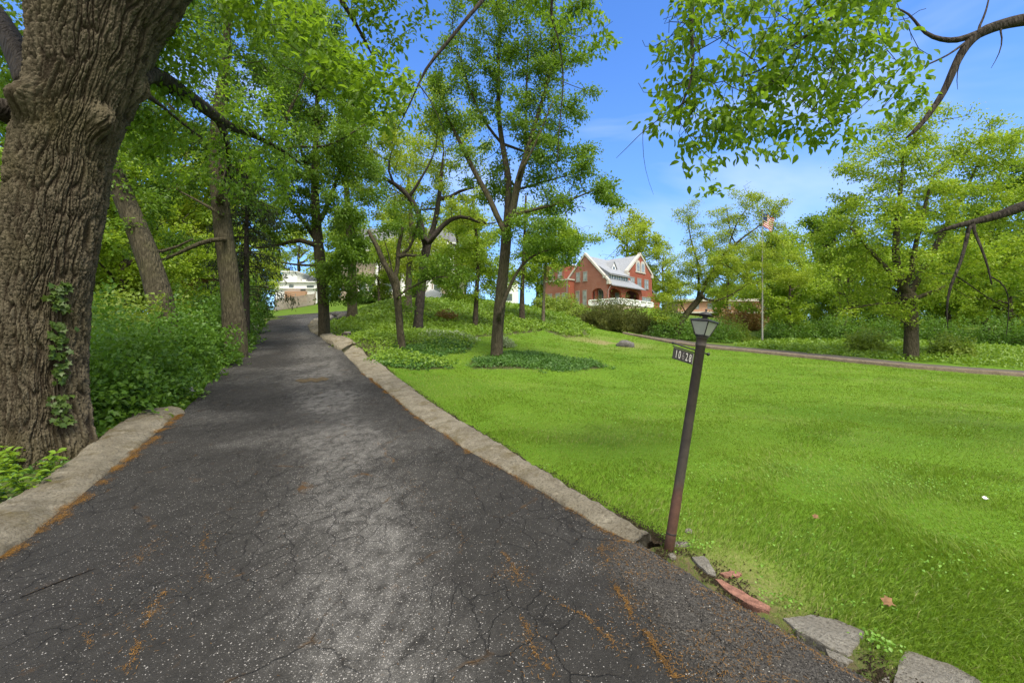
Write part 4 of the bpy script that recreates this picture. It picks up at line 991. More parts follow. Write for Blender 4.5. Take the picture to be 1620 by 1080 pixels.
# forked tree on the lawn
b = hit(786, 566); Yc = b[1]; S = Yc / 18.0
paths = [(np.vstack([[b + [0, 0, -.25]], [b + [0, 0, .06]], px_path([(787, 530), (790, 490), (795, 440), (799, 400), (801, 368)], Yc)]), [.33, .27, .235, .225, .22, .21, .21]),
         (px_path([(801, 368), (792, 362), (785, 340), (777, 317), (768, 302), (757, 285), (742, 255), (728, 225), (712, 195), (700, 165), (690, 130)], Yc - .3), [.15, .125, .12, .115, .11, .10, .09, .075, .06, .04, .02]),
         (px_path([(801, 368), (803, 340), (804, 312), (806, 285), (799, 255), (794, 225), (789, 190), (788, 130), (790, 60), (795, -20)], Yc + .2), [.17, .15, .14, .135, .125, .11, .095, .08, .06, .03]),
         (px_path([(801, 368), (812, 335), (816, 300), (824, 270), (836, 235), (845, 200), (858, 160), (872, 110), (880, 50)], Yc - .5), [.17, .15, .14, .13, .11, .09, .07, .05, .02]),
         (px_path([(805, 240), (770, 200), (745, 150), (730, 100), (715, 40)], Yc + .6), [.06, .055, .045, .035, .02]),
         (px_path([(824, 270), (850, 225), (862, 190), (875, 160)], Yc - 1.5), [.05, .04, .03, .015]),
         (px_path([(830, 240), (833, 180), (833, 127), (836, 75), (834, 20)], Yc + 1), [.05, .045, .04, .03, .015]),
         (px_path([(815, 340), (845, 330), (880, 325), (915, 312), (945, 298)], Yc - 1), [.075, .06, .05, .035, .02]),
         (px_path([(820, 300), (850, 290), (880, 282), (910, 275)], Yc + 1), [.05, .04, .03, .015]),
         (px_path([(789, 500), (800, 468), (812, 440), (829, 410), (845, 400), (870, 395)], Yc - .8), [.09, .07, .06, .05, .035, .02])]
ells = [(790, 50, Yc, 100, 70, 2.2), (735, 100, Yc, 62, 60, 2), (850, 90, Yc, 80, 70, 2), (905, 60, Yc, 55, 50, 1.5), (800, -40, Yc, 120, 60, 2), (705, 180, Yc, 45, 60, 1.5), (760, 190, Yc + .5, 50, 60, 2), (820, 190, Yc, 60, 70, 2), (880, 175, Yc, 60, 60, 1.8), (930, 150, Yc, 30, 22, 1), (900, 240, Yc, 55, 40, 1.5), (940, 285, Yc - .5, 50, 35, 1.5), (975, 320, Yc - .5, 22, 18, .8), (880, 310, Yc, 60, 40, 1.8), (720, 260, Yc, 40, 36, 1.4), (770, 290, Yc + 1, 40, 30, 1.5), (860, 375, Yc - 1, 62, 34, 1.5), (905, 400, Yc - 1, 30, 22, 1), (700, 90, Yc, 30, 50, 1)]
tree('forked_tree', 'tall tree with three upright stems standing in the ground cover bed on the lawn', 'tree', paths, ell_pts(ells, 1500), M['bark'], M['leaf_mid'], step=.42, infl=3.2, kill=.55, nleaf=54000, lsize=.108, jit=.17, droop=.05, wob=.06, tip=.010)

# dark crooked oak on the mound
b = hit(661, 526); Yo = b[1]
paths = [(np.vstack([[b + [0, 0, -.3]], [b + [0, 0, .1]], px_path([(662, 500), (665, 460), (669, 425), (672, 398), (676, 386)], Yo)]), [.42, .34, .29, .28, .27, .27, .27]),
         (px_path([(674, 390), (668, 372), (667, 350), (662, 330), (650, 312), (636, 297), (622, 288), (608, 282)], Yo - .5), [.20, .18, .17, .165, .15, .14, .12, .09]),
         (px_path([(676, 388), (684, 365), (690, 345), (693, 320), (697, 295), (699, 268), (702, 240)], Yo + .5), [.2, .18, .17, .15, .13, .09, .05]),
         (px_path([(680, 382), (690, 370), (700, 355), (715, 343), (732, 337), (742, 340), (752, 352), (770, 360), (785, 352)], Yo - 1), [.19, .17, .15, .13, .12, .10, .07, .05, .03]),
         (px_path([(697, 322), (712, 310), (730, 298), (748, 294), (760, 296)], Yo + .8), [.12, .1, .09, .075, .04]),
         (px_path([(650, 312), (658, 296), (664, 280), (678, 270), (684, 250), (690, 232)], Yo - .8), [.10, .09, .075, .06, .05, .03]),
         (px_path([(618, 287), (612, 270), (614, 250), (620, 238)], Yo - .7), [.08, .06, .05, .03]),
         (px_path([(664, 332), (648, 320), (630, 300), (612, 292), (595, 296)], Yo + 1), [.05, .04, .035, .03, .02])]
ells = [(600, 250, Yo, 45, 50, 3), (640, 190, Yo, 55, 50, 3), (690, 170, Yo, 60, 50, 3), (730, 220, Yo, 50, 50, 3), (665, 250, Yo + 1, 60, 50, 3), (612, 320, Yo, 40, 40, 2.5), (740, 320, Yo, 45, 45, 2.5), (700, 290, Yo + 2, 50, 40, 2.5), (660, 130, Yo + 2, 50, 30, 2), (775, 350, Yo - 1, 35, 25, 1.5)]
tree('oak_tree', 'dark crooked oak with bare twisting limbs and thin yellow green leaves on the mound', 'tree', paths, ell_pts(ells, 900), M['bark_dark'], M['leaf_yellow'], step=.6, infl=4.5, kill=.9, nleaf=17000, lsize=.15, jit=.22, wob=.12, tip=.016, wander=.5)

# vine clad stubby stems in front of it
b = hit(638, 558); Ym = b[1]
paths = [(np.vstack([[b + [0, 0, -.25]], [b + [0, 0, .05]], px_path([(634, 530), (631, 490), (627, 455), (623, 438)], Ym)]), [.23, .18, .16, .155, .17, .16]),
         (px_path([(624, 442), (612, 425), (604, 408), (596, 388), (583, 366)], Ym - .3), [.14, .12, .105, .095, .075]),
         (px_path([(625, 442), (630, 425), (630, 405), (629, 390), (635, 375), (637, 360)], Ym + .2), [.11, .1, .09, .08, .065, .05]),
         (px_path([(630, 400), (642, 404), (655, 406), (667, 404)], Ym), [.08, .07, .065, .05]),
         (px_path([(640, 403), (652, 390), (656, 370), (664, 345), (668, 320)], Ym + .3), [.06, .055, .05, .04, .02]),
         (px_path([(629, 470), (645, 455), (668, 448), (690, 435), (715, 440)], Ym - .5), [.05, .04, .035, .03, .02]),
         (px_path([(620, 430), (615, 400), (608, 380)], Ym), [.04, .03, .015])]
ells = [(690, 425, Ym - .5, 40, 30, 1.5), (640, 350, Ym, 40, 30, 1.2), (600, 345, Ym, 25, 25, 1), (730, 440, Ym - .5, 35, 26, 1.3), (650, 470, Ym, 20, 30, .8)]
tree('stubby_tree', 'slender vine clad tree with broken stub limbs right of the kerb bend', 'tree', paths, ell_pts(ells, 330), M['bark'], M['leaf_mid'], step=.32, infl=2.8, kill=.5, nleaf=5200, lsize=.11, jit=.14, wob=.14)

# trees on the drive edge
b = on(513, 26.3); Yd = 26.3
paths = [(np.vstack([[b + [0, 0, -.3]], [b + [0, 0, .1]], px_path([(512, 500), (510, 460), (507, 420), (503, 380), (500, 340), (498, 280), (500, 200), (502, 120)], Yd)]), [.40, .34, .31, .30, .29, .27, .24, .20, .14, .06]),
         (px_path([(504, 395), (490, 380), (478, 372), (465, 380), (450, 388), (430, 391), (405, 392)], Yd - .4), [.15, .13, .12, .11, .09, .07, .05]),
         (px_path([(503, 385), (485, 355), (462, 330), (448, 300), (440, 270)], Yd + .6), [.14, .12, .09, .06, .03]),
         (px_path([(502, 360), (520, 320), (535, 280), (545, 230), (548, 180)], Yd), [.14, .12, .10, .07, .03]),
         (px_path([(500, 300), (480, 250), (465, 200), (455, 150)], Yd - .8), [.12, .1, .07, .03]),
         (px_path([(500, 420), (480, 418), (460, 421), (445, 415)], Yd - 1), [.07, .06, .05, .03]),
         (px_path([(520, 322), (545, 330), (560, 345), (562, 370)], Yd - 1), [.06, .05, .04, .02]),
         (px_path([(450, 240), (453, 225), (470, 232), (520, 235), (550, 215), (580, 195)], Yd - 3), [.06, .06, .06, .05, .04, .02])]
ells = [(500, 70, Yd, 65, 70, 3), (545, 140, Yd, 45, 60, 2.5), (470, 150, Yd, 60, 70, 3), (530, 230, Yd - 1, 60, 70, 2.5), (565, 210, Yd, 30, 50, 2), (545, 330, Yd - 1.5, 40, 70, 2), (555, 400, Yd - 1.5, 34, 50, 1.8), (535, 440, Yd - 1.5, 26, 34, 1.5), (480, 280, Yd, 50, 50, 2.5), (450, 340, Yd, 45, 40, 2), (425, 372, Yd - .5, 30, 18, 1.2), (585, 290, Yd - 1, 26, 50, 1.5), (440, 90, Yd, 50, 60, 2.5), (570, 445, Yd - 1, 18, 24, 1.2)]
tree('curbside_tree', 'trunk with peeling pale bark at the bend of the driveway under hanging bright leaves', 'tree', paths, ell_pts(ells, 1500), M['bark'], M['leaf_mid'], step=.6, infl=4, kill=.75, nleaf=80000, lsize=.145, jit=.26, gap=(.30, .44), droop=.12, ldroop=.5, wob=.09, tip=.012)

b = on(557, 36.0)
paths = [(np.vstack([[b + [0, 0, -.3]], [b + [0, 0, .1]], b + np.array([[0, 0, 1], [.05, 0, 2.5], [0, 0, 5], [-.3, 0, 8], [-.5, 0, 11], [-.4, 0, 14]])]), [.55, .42, .36, .33, .3, .25, .18, .08])]
ells = [(585, 300, 36, 45, 40, 3), (560, 220, 36, 50, 50, 3), (600, 380, 36, 36, 34, 2.5), (540, 380, 36, 40, 40, 2.5), (600, 240, 37, 36, 60, 2.5), (560, 130, 37, 40, 45, 2.5)]
tree('broad_tree', 'short thick trunk at the back of the mound left of the white columns', 'tree', paths, ell_pts(ells, 700), M['bark'], M['leaf_light'], step=.8, infl=5, kill=1, nleaf=14000, lsize=.20, jit=.35, tip=.012)

# tall trunk in the left shrubbery, and the leaning one beside it
b = on(372, 16.5); b[2] -= .1
paths = [(np.vstack([[b + [0, 0, -.2]], px_path([(371, 500), (366, 460), (358, 400), (351, 350), (346, 300), (342, 250), (345, 190), (355, 120), (360, 40), (365, -60)], 16.5)]), [.42, .36, .32, .30, .29, .28, .26, .22, .17, .11, .05]),
         (px_path([(347, 310), (360, 285), (365, 260), (362, 225), (355, 190), (330, 150)], 15.8), [.12, .1, .09, .08, .06, .03]),
         (px_path([(343, 265), (372, 268), (388, 262)], 16.2), [.1, .09, .07]),
         (px_path([(355, 378), (335, 377), (310, 386), (290, 398), (262, 410), (245, 415)], 16), [.09, .08, .075, .06, .045, .02]),
         (px_path([(350, 340), (330, 325), (300, 312), (280, 300)], 16), [.06, .05, .035, .02]),
         (px_path([(346, 290), (400, 250), (440, 215), (470, 150), (490, 100)], 17), [.13, .1, .08, .05, .02]),
         (px_path([(342, 250), (300, 200), (260, 160), (230, 120)], 17), [.12, .09, .06, .03])]
ells = [(300, 190, 17, 75, 60, 2.5), (400, 140, 17, 75, 80, 2.5), (350, 70, 17, 90, 70, 2.5), (260, 270, 16.5, 50, 50, 2), (430, 250, 17, 55, 55, 2), (460, 70, 17.5, 60, 70, 2), (300, 20, 17, 80, 60, 2), (230, 330, 16, 36, 40, 1.5), (320, 310, 17.5, 50, 36, 1.8), (220, 200, 17, 40, 60, 1.8), (395, 320, 17, 36, 34, 1.5), (400, -20, 17, 100, 50, 2), (270, 380, 17, 40, 22, 1.4), (450, 160, 17.5, 60, 70, 1.8)]
tree('tall_tree', 'tall straight trunk rising out of the left shrubs beside the dark spruce', 'tree', paths, ell_pts(ells, 1500), M['bark'], [M['leaf_dark'], M['leaf_mid']], step=.42, infl=3.2, kill=.55, nleaf=30000, lsize=.115, jit=.18, droop=.05, wob=.06, tip=.009)
b = on(262, 13.5)
paths = [(np.vstack([[b + [.25, 0, -.3]], px_path([(255, 470), (243, 430), (227, 385), (210, 345), (192, 305), (175, 260), (150, 190), (130, 110)], 13.5)]), [.36, .33, .31, .29, .28, .27, .25, .2, .1]),
         (px_path([(232, 400), (250, 405), (268, 400), (290, 385), (305, 378)], 13.8), [.06, .05, .045, .03, .02])]
ells = [(200, 230, 13.8, 40, 50, 1.6), (175, 120, 14, 60, 70, 2), (190, 370, 13.6, 26, 50, 1), (225, 300, 14, 30, 40, 1.2), (20, 120, 14, 40, 100, 2), (90, 60, 14, 60, 80, 2), (15, 230, 14, 25, 60, 1.5)]
tree('leaning_tree', 'bare trunk leaning left behind the huge furrowed trunk', 'tree', paths, ell_pts(ells, 500), M['bark'], M['leaf_mid'], step=.4, infl=4, kill=.55, nleaf=8000, lsize=.12, jit=.18, wob=.05, tip=.009)

# trunks further back on the mound
def slim(name, label, px, py, Y, w, pts, ells, bark, leafm, nleaf, natt=350, lsize=.2, step=.7, **kw):
    b = on(px, Y) if Y else hit(px, py); Y = b[1]
    wr = w * Y / F / 2
    n = len(pts) + 2; r = np.linspace(1.0, .35, n) * wr; r[0] *= 1.4; r[1] *= 1.15
    pa = [(np.vstack([[b + [0, 0, -.3]], [b + [0, 0, .1]], px_path(pts, Y)]), r)]
    e = [(q[0], q[1], Y + (q[4] if len(q) > 4 else 0), q[2], q[3], min(q[2], q[3]) * 1.2 * Y / F) for q in ells]
    return tree(name, label, 'tree', pa, ell_pts(e, natt), bark, leafm, step=step, infl=step * 8, kill=step * 1.3, nleaf=nleaf, lsize=lsize, jit=step * .5, tip=.010, **kw)
slim('pale_tree', 'pale grey trunk standing just left of the dark oak', 646, 497, None, 13, [(646, 460), (648, 410), (652, 360), (648, 320), (646, 280)], [(650, 330, 45, 40), (640, 400, 40, 36), (690, 390, 36, 36), (600, 420, 26, 26), (655, 240, 50, 45)], M['bark_pale'], M['leaf_yellow'], 8000)
slim('ivy_tree', 'slim trunk with ivy round its foot on the mound right of the dark oak', 752, 518, None, 9.5, [(753, 480), (755, 440), (757, 400), (752, 360), (748, 310)], [(740, 400, 50, 32), (780, 420, 36, 26), (720, 450, 40, 25), (770, 460, 36, 20), (735, 350, 40, 26), (790, 375, 26, 22), (700, 420, 22, 24)], M['bark_mid'], M['leaf_light'], 13000, 500, .16, .55)
slim('slim_tree', 'straight grey trunk behind the forked tree on the lawn', 826, 507, None, 9, [(826, 460), (828, 420), (830, 370), (832, 310)], [(835, 400, 45, 34), (880, 420, 35, 30), (850, 350, 50, 30), (810, 440, 28, 24), (895, 370, 34, 30)], M['bark_mid'], M['leaf_light'], 10000, 420, .18, .6)
slim('slender_tree', 'thin grey trunk in front of the left wing of the brick house', 859, 512, None, 6.5, [(860, 480), (861, 445), (864, 410), (866, 370)], [(875, 400, 36, 30), (905, 385, 30, 26), (850, 440, 26, 22), (880, 445, 26, 16), (925, 360, 26, 22)], M['bark_pale'], M['leaf_light'], 7500, 300, .17, .6)

# crooked small tree by the second road
b = hit(1070, 537); Yk = b[1]
paths = [(np.vstack([[b + [-.1, 0, -.3]], [b + [0, 0, .1]], px_path([(1074, 515), (1082, 500), (1096, 485), (1108, 470)], Yk)]), [.40, .33, .29, .27, .26, .24]),
         (px_path([(1106, 474), (1112, 458), (1122, 438), (1136, 415), (1152, 396), (1172, 378), (1198, 360), (1222, 340)], Yk - .5), [.17, .14, .12, .11, .10, .08, .06, .03]),
         (px_path([(1104, 476), (1106, 455), (1105, 430), (1103, 410), (1094, 385), (1088, 350)], Yk + .4), [.13, .11, .10, .08, .06, .03]),
         (px_path([(1152, 396), (1158, 370), (1170, 345), (1190, 318)], Yk), [.08, .06, .045, .02]),
         (px_path([(1158, 375), (1152, 350), (1150, 330)], Yk - .8), [.05, .04, .02]),
         (px_path([(1108, 470), (1130, 478), (1150, 470), (1175, 455)], Yk - .6), [.12, .09, .07, .04]),
         (px_path([(1088, 497), (1077, 485), (1076, 468)], Yk - .4), [.06, .05, .02]),
         (px_path([(1105, 415), (1115, 400), (1122, 390)], Yk), [.05, .04, .02]),
         (px_path([(1136, 415), (1160, 425), (1178, 440)], Yk), [.06, .05, .03])]
ells = [(1060, 470, Yk, 36, 26, 1.6), (1095, 440, Yk, 40, 28, 1.6), (1135, 450, Yk, 45, 24, 1.6), (1110, 390, Yk, 36, 34, 1.6), (1092, 345, Yk, 24, 30, 1.2), (1150, 360, Yk, 34, 34, 1.6), (1190, 330, Yk, 30, 34, 1.4), (1215, 355, Yk, 30, 26, 1.3), (1175, 410, Yk, 34, 26, 1.5), (1068, 430, Yk, 24, 30, 1.2), (1045, 495, Yk, 24, 16, 1), (1075, 335, Yk, 14, 10, .6), (1232, 320, Yk, 18, 16, .8), (1210, 400, Yk - .5, 40, 34, 1.5), (1195, 440, Yk - .5, 45, 24, 1.5), (1250, 430, Yk - .5, 40, 30, 1.5), (1180, 300, Yk, 20, 18, 1), (1140, 410, Yk - .8, 50, 40, 1.5)]
tree('crooked_tree', 'small crooked tree leaning right behind the lamp post with sparse spring leaves', 'tree', paths, ell_pts(ells, 750), M['bark'], M['leaf_yellow'], step=.45, infl=3.2, kill=.55, nleaf=40000, lsize=.14, jit=.26, tip=.013, maxnodes=3500, gap=(.28, .42), wob=.08)

# broad maple right of the lawn
b = hit(1441, 569); Ya = b[1]
paths = [(np.vstack([[b + [0, 0, -.3]], [b + [0, 0, .1]], px_path([(1441, 540), (1441, 510), (1440, 485), (1436, 466)], Ya)]), [.44, .36, .33, .32, .34, .36]),
         (px_path([(1436, 468), (1424, 440), (1415, 400), (1420, 350), (1425, 290), (1430, 240)], Ya), [.22, .2, .17, .14, .09, .04]),
         (px_path([(1438, 466), (1452, 440), (1475, 400), (1500, 350), (1530, 300), (1550, 250)], Ya + .5), [.22, .2, .17, .13, .08, .04]),
         (px_path([(1430, 455), (1400, 420), (1370, 390), (1345, 360)], Ya - 1), [.13, .11, .08, .03]),
         (px_path([(1440, 450), (1445, 400), (1460, 340), (1475, 280)], Ya - 1.5), [.15, .13, .1, .05]),
         (px_path([(1440, 475), (1480, 460), (1530, 440), (1580, 425)], Ya - .5), [.13, .11, .08, .04]),
         (px_path([(1436, 480), (1400, 478), (1360, 485), (1330, 490)], Ya), [.07, .06, .05, .03]),
         (px_path([(1438, 515), (1420, 500), (1395, 495)], Ya - .5), [.05, .04, .02])]
ells = [(1440, 230, Ya, 80, 50, 3), (1520, 250, Ya, 80, 60, 3), (1380, 290, Ya, 60, 50, 2.5), (1350, 360, Ya, 50, 50, 2.5), (1330, 420, Ya, 36, 36, 2), (1440, 330, Ya - 1, 90, 60, 2.5), (1540, 340, Ya, 90, 70, 3), (1600, 280, Ya, 60, 80, 2.5), (1390, 400, Ya - 1, 60, 45, 2.5), (1480, 410, Ya - 1, 70, 45, 2.5), (1570, 420, Ya, 70, 45, 2.5), (1380, 460, Ya, 60, 30, 2), (1500, 470, Ya - .5, 60, 28, 2), (1620, 400, Ya, 40, 60, 2), (1470, 195, Ya, 60, 24, 2), (1345, 470, Ya, 40, 30, 2), (1420, 500, Ya, 40, 18, 1.5)]
tree('maple_tree', 'broad dense bright green maple beyond the second road at the right', 'tree', paths, ell_pts(ells, 1700), M['bark'], [M['leaf_light'], M['leaf_yellow']], step=.55, infl=3.8, kill=.7, nleaf=52000, lsize=.155, jit=.25, tip=.012, gap=(.34, .48), up=1.1)

# spruce in the left shrubbery
b = on(390, 21.0)
tr = np.vstack([[b + [0, 0, -.3]], b + np.array([[0, 0, 2], [0, 0, 5], [0.05, 0, 8], [0, 0, 10.5]])]); ch = [(tr, np.array([.16, .13, .10, .06, .02]))]; pos = []; dirn = []
for k in range(150):
    z = 1.9 + 8.4 * rng.random() ** .8; L_ = min(2.3 * (1 - z / 11.0) + .4, z * .75) * (.7 + .5 * rng.random()); a = rng.random() * 2 * PI; d = np.array([math.cos(a), math.sin(a), 0])
    t = np.linspace(0, 1, 7)[:, None]; c = b + np.array([0, 0, z]) + d * L_ * t + np.array([0, 0, 1]) * (.15 * t - .75 * t ** 2 * (.6 + .4 * L_ / 2.5) + .18 * t ** 4)
    ch.append((c, np.linspace(.028, .005, 7)))
    if rng.random() < .28: continue
    for m in range(int(60 * L_)):
        s = rng.random() ** .7; q = c[0] + 0; f = s * 6; i0 = min(5, int(f)); q = c[i0] + (c[i0 + 1] - c[i0]) * (f - i0)
        side = np.array([-d[1], d[0], 0]) * rng.normal() * .16 * (1.2 - s)
        pos.append(q + side + np.array([0, 0, -abs(rng.normal()) * .22])); dirn.append(d * .3 + side * 2 + np.array([0, 0, -.9]) + rng.normal(size=3) * .25)
pos = np.array(pos); dirn = norm(np.array(dirn))
sp = tag(empty('spruce_tree', b), 'dark drooping spruce with thin trunk standing right of the tall straight trunk', 'tree')
V, polys = tubes(ch); link('trunk', mesh_np('trunk', V - b, polys, True), M['bark_dark'], sp)
link('crown', leaf_mesh('crown', pos - b, dirn, rdir(len(pos)), .16 * (.6 + .8 * rng.random(len(pos))), M['needle'], 'rhomb', .22), None, sp)

# ------------------------------------------------------------------ background trees, shared kinds
def bg_kind(name, h, cr, leafm, nleaf, lsize, seed, low=.25, bark=None):
    global rng
    keep = rng; rng = np.random.default_rng(seed)
    b = np.array([0, 0, 0.]); pts = b + np.array([[0, 0, -.4], [0, 0, h * .15], [.02 * h, 0, h * .35], [-.01 * h, .02 * h, h * .6], [0, 0, h * .85]])
    paths = [(pts, np.array([.032, .024, .02, .013, .004]) * h)]
    for k in range(6):
        a = k * 1.1 + rng.random() * .6; z = h * (.28 + .08 * k); L_ = cr * (.8 - .07 * k); d = np.array([math.cos(a), math.sin(a), 0])
        paths.append((np.array([b + [0, 0, z], b + d * L_ * .5 + [0, 0, z + h * .08], b + d * L_ + [0, 0, z + h * .12]]), np.array([.012, .008, .003]) * h))
    at = []
    for k in range(15):
        a = rng.random() * 2 * PI; f = rng.random() ** .6; z = h * (low + (1 - low) * rng.random()); wz = math.sin(PI * min(1, max(.12, (z / h - low * .55) / (1.06 - low * .55)))) ** .7
        c = np.array([math.cos(a) * f * cr * wz, math.sin(a) * f * cr * wz, z]); r = cr * (.30 + .2 * rng.random())
        at.append(c + norm(rng.normal(size=(48, 3))) * (rng.random((48, 1)) ** .4) * [r, r, r * .75])
    at = np.concatenate(at)
    sk = colonize(paths, at, h / 22, h / 2.5, h / 15, tip=.0018 * h, maxnodes=1800)
    root = empty(name, b); V, polys = tubes(sk['chains'], wob=.05); link('trunk', mesh_np('trunk', V, polys, True), bark or M['bark_mid'], root)
    p, a, nn, s = crown_leaves(sk, nleaf, lsize, h / 34, .006 * h, .9, .2)
    ok = p[:, 2] > .3
    link('crown', leaf_mesh('crown', p[ok], a[ok], nn[ok], s[ok], leafm, 'rhomb', .75), None, root)
    rng = keep
    return root
kA = bg_kind('background_tree', 14, 5.2, M['leaf_yellow'], 15000, .27, 11)
kB = bg_kind('background_tree', 12, 5.0, M['leaf_light'], 17000, .25, 12, .12)
kC = bg_kind('background_tree', 9, 4.6, M['leaf_light'], 17000, .22, 13, .05)
kD = bg_kind('background_tree', 15, 5.5, [M['leaf_mid'], M['leaf_light']], 16000, .28, 14, .2)
used = set()
def put(kind, px, Y, sc_, rz, label, group, dzz=0, scz=None):
    q = on(px, Y); q[2] += dzz
    if kind.name in used: return copy_tree(kind, q, rz, sc_, label, group, scz)
    used.add(kind.name); kind.location = q; kind.rotation_euler = (0, 0, rz); kind.scale = (sc_, sc_, scz or sc_); tag(kind, label, 'tree', group); return kind
G1 = 'trees behind the left shrubbery'; G2 = 'trees around the houses on the hill'; G3 = 'trees beyond the second road'
BG = [(kA, 250, 34, 1.05, 0, 'pale yellow green tree behind the leaning trunk', G1), (kD, 160, 30, 1.0, 1, 'tall green tree behind the huge furrowed trunk', G1),
      (kB, 330, 40, 1.15, 2, 'spring green tree between leaning trunk and tall straight trunk', G1), (kA, 385, 62, 1.1, 3, 'yellow green tree left of the white house with the fence', G1),
      (kD, 60, 34, 1.1, 4, 'green tree at the far left edge behind the huge trunk', G1), (kB, 195, 24, .8, 5, 'low spring green tree filling the gap right of the huge trunk', G1),
      (kA, 475, 88, 1.25, 1.7, 'yellow green tree behind the grey roof of the white house', G2), (kB, 545, 78, 1.3, .4, 'spring green tree behind the driveway bend', G2),
      (kA, 620, 95, 1.5, 2.2, 'tall yellow green tree behind the columned house', G2), (kD, 735, 84, 1.1, 5.1, 'green tree behind the white canopy', G2),
      (kA, 700, 72, 1.0, 4.4, 'small yellow tree between white canopy and columned house', G2), (kB, 850, 88, 1.1, .9, 'green tree left behind the brick house', G2),
      (kA, 990, 112, 1.75, 3.4, 'wide yellow green tree rising behind the brick house roof', G2), (kA, 1050, 104, 1.1, .6, 'yellow green tree right of the brick gable', G2),
      (kB, 1225, 50, .88, 1.3, 'rounded spring green tree right of the flagpole', G3), (kB, 1150, 72, .9, 3.9, 'pale green tree between crooked tree and flagpole', G3),
      (kC, 1250, 44, .85, 2.0, 'low bushy green tree beside the flagpole foot', G3), (kD, 1320, 58, .95, 2.6, 'green tree left of the broad maple', G3),
      (kC, 1345, 46, .95, .2, 'low bushy green tree left behind the maple trunk', G3), (kD, 1420, 62, 1.0, 5.5, 'dense green tree straight behind the maple trunk', G3),
      (kC, 1500, 44, 1.0, 3.3, 'low bushy green tree right behind the maple trunk', G3), (kB, 1560, 52, 1.1, 4.7, 'spring green tree near the right edge behind the hanging limb', G3),
      (kD, 1640, 46, 1.1, .8, 'tall green tree at the right edge of the picture', G3), (kA, 1290, 75, 1.1, 4.1, 'far yellow green tree with sky on both sides left of the maple', G3),
      (kC, 1600, 38, .9, 1.1, 'low bushy green tree at the right edge behind the second road', G3), (kC, 1420, 50, .9, 4.9, 'dark low green tree behind the foot of the maple', G3),
      (kA, 1180, 105, 1.2, 2.9, 'far pale tree behind the orange brick building', G3), (kC, 250, 26, .75, 2.5, 'low dark green tree behind the left shrubs', G1), (kC, 345, 34, .7, 4.2, 'low bushy green tree behind the spruce', G1),
      (kC, 100, 22, .8, .5, 'low bushy green tree left of the huge trunk', G1),
      (kC, 1380, 64, 1.1, .3, 'bushy tree in the far row straight behind the maple, left half', G3), (kC, 1470, 66, 1.1, 1.9, 'bushy tree in the far row straight behind the maple, right half', G3), (kC, 1540, 62, 1.1, 3.7, 'bushy tree in the far row behind the hanging limb', G3), (kC, 1620, 58, 1.1, 5.2, 'bushy tree in the far row at the right edge', G3), (kC, 1290, 64, 1.0, 2.9, 'bushy tree in the far row right of the flagpole', G3), (kC, 1690, 60, 1.2, 4.4, 'bushy tree in the far row past the right edge', G3),
      (kA, 655, 55, .75, 1.0, 'pale yellow green tree in front of the right white columns', G2), (kB, 600, 56, .6, 3.0, 'small spring green tree in front of the left white columns', G2), (kA, 722, 57, .8, 5.0, 'pale tree right of the columned house', G2),
      (kC, 180, 44, 1.0, 3.0, 'bushy tree far behind the leaning trunk', G1), (kC, 60, 40, 1.0, 1.2, 'bushy tree far behind the huge trunk', G1), (kB, 290, 52, 1.1, 5.8, 'spring green tree behind the brown roof', G1)]
for t in BG: put(*t)

# ------------------------------------------------------------------ shrubs
GS = 'shrubs along the left of the driveway'
SH = [(190, 8.2, 1.0, 1.0, 1.25, 7500, .075, 'leaf_shrub', 'leafy green shrub pressed against the right of the huge trunk'),
      (245, 9.4, 1.1, 1.1, 1.35, 7500, .075, 'leaf_shrub', 'leafy green shrub above the end of the left kerb'),
      (170, 10.2, 1.2, 1.0, 1.7, 7000, .08, 'leaf_shrub', 'tall green shrub just behind the huge trunk'),
      (290, 11.6, 1.2, 1.2, 1.5, 7500, .08, 'leaf_shrub', 'rounded green shrub with rocks at its foot'),
      (225, 12.4, 1.3, 1.2, 2.0, 6500, .085, 'leaf_shrub_light', 'lighter green shrub under the leaning trunk'),
      (330, 14.2, 1.2, 1.2, 1.6, 7000, .085, 'leaf_shrub', 'green shrub left of the tall straight trunk'),
      (280, 15.5, 1.4, 1.2, 2.0, 6000, .09, 'leaf_shrub_light', 'light green shrub behind, between leaning and straight trunks'),
      (362, 18.2, 1.1, 1.2, 1.4, 6500, .09, 'leaf_shrub', 'green shrub at the foot of the tall straight trunk'),
      (372, 22, 1.3, 1.4, 2.0, 6000, .10, 'leaf_shrub', 'green shrub under the dark spruce'),
      (382, 27, 1.5, 1.6, 2.8, 6000, .12, 'leaf_shrub', 'tall green shrub on the verge right of the spruce'),
      (393, 33, 1.5, 1.8, 3.2, 5500, .14, 'leaf_shrub', 'tall green shrub leading to the wooden fence'),
      (410, 43, 1.5, 1.8, 2.9, 4500, .16, 'leaf_shrub', 'far green shrub left of the wooden fence'),
      (160, 14, 1.6, 1.4, 2.2, 5000, .10, 'leaf_shrub', 'dense green shrub low between huge trunk and leaning trunk'),
      (310, 20, 1.6, 1.4, 2.2, 5000, .11, 'leaf_shrub', 'green shrub in the second row before the brown roof')]
for px, Y, rx, ry, rz_, n, ls, mk, lab in SH:
    shrub('verge_shrub', lab, on(px, Y) + np.array([-.38, 0, -.05]), rx, ry, rz_ * 1.27, int(n * 1.25), ls * 1.3, M[mk], GS, lump=.4)
GJ = 'evergreen shrubs before the brick house'
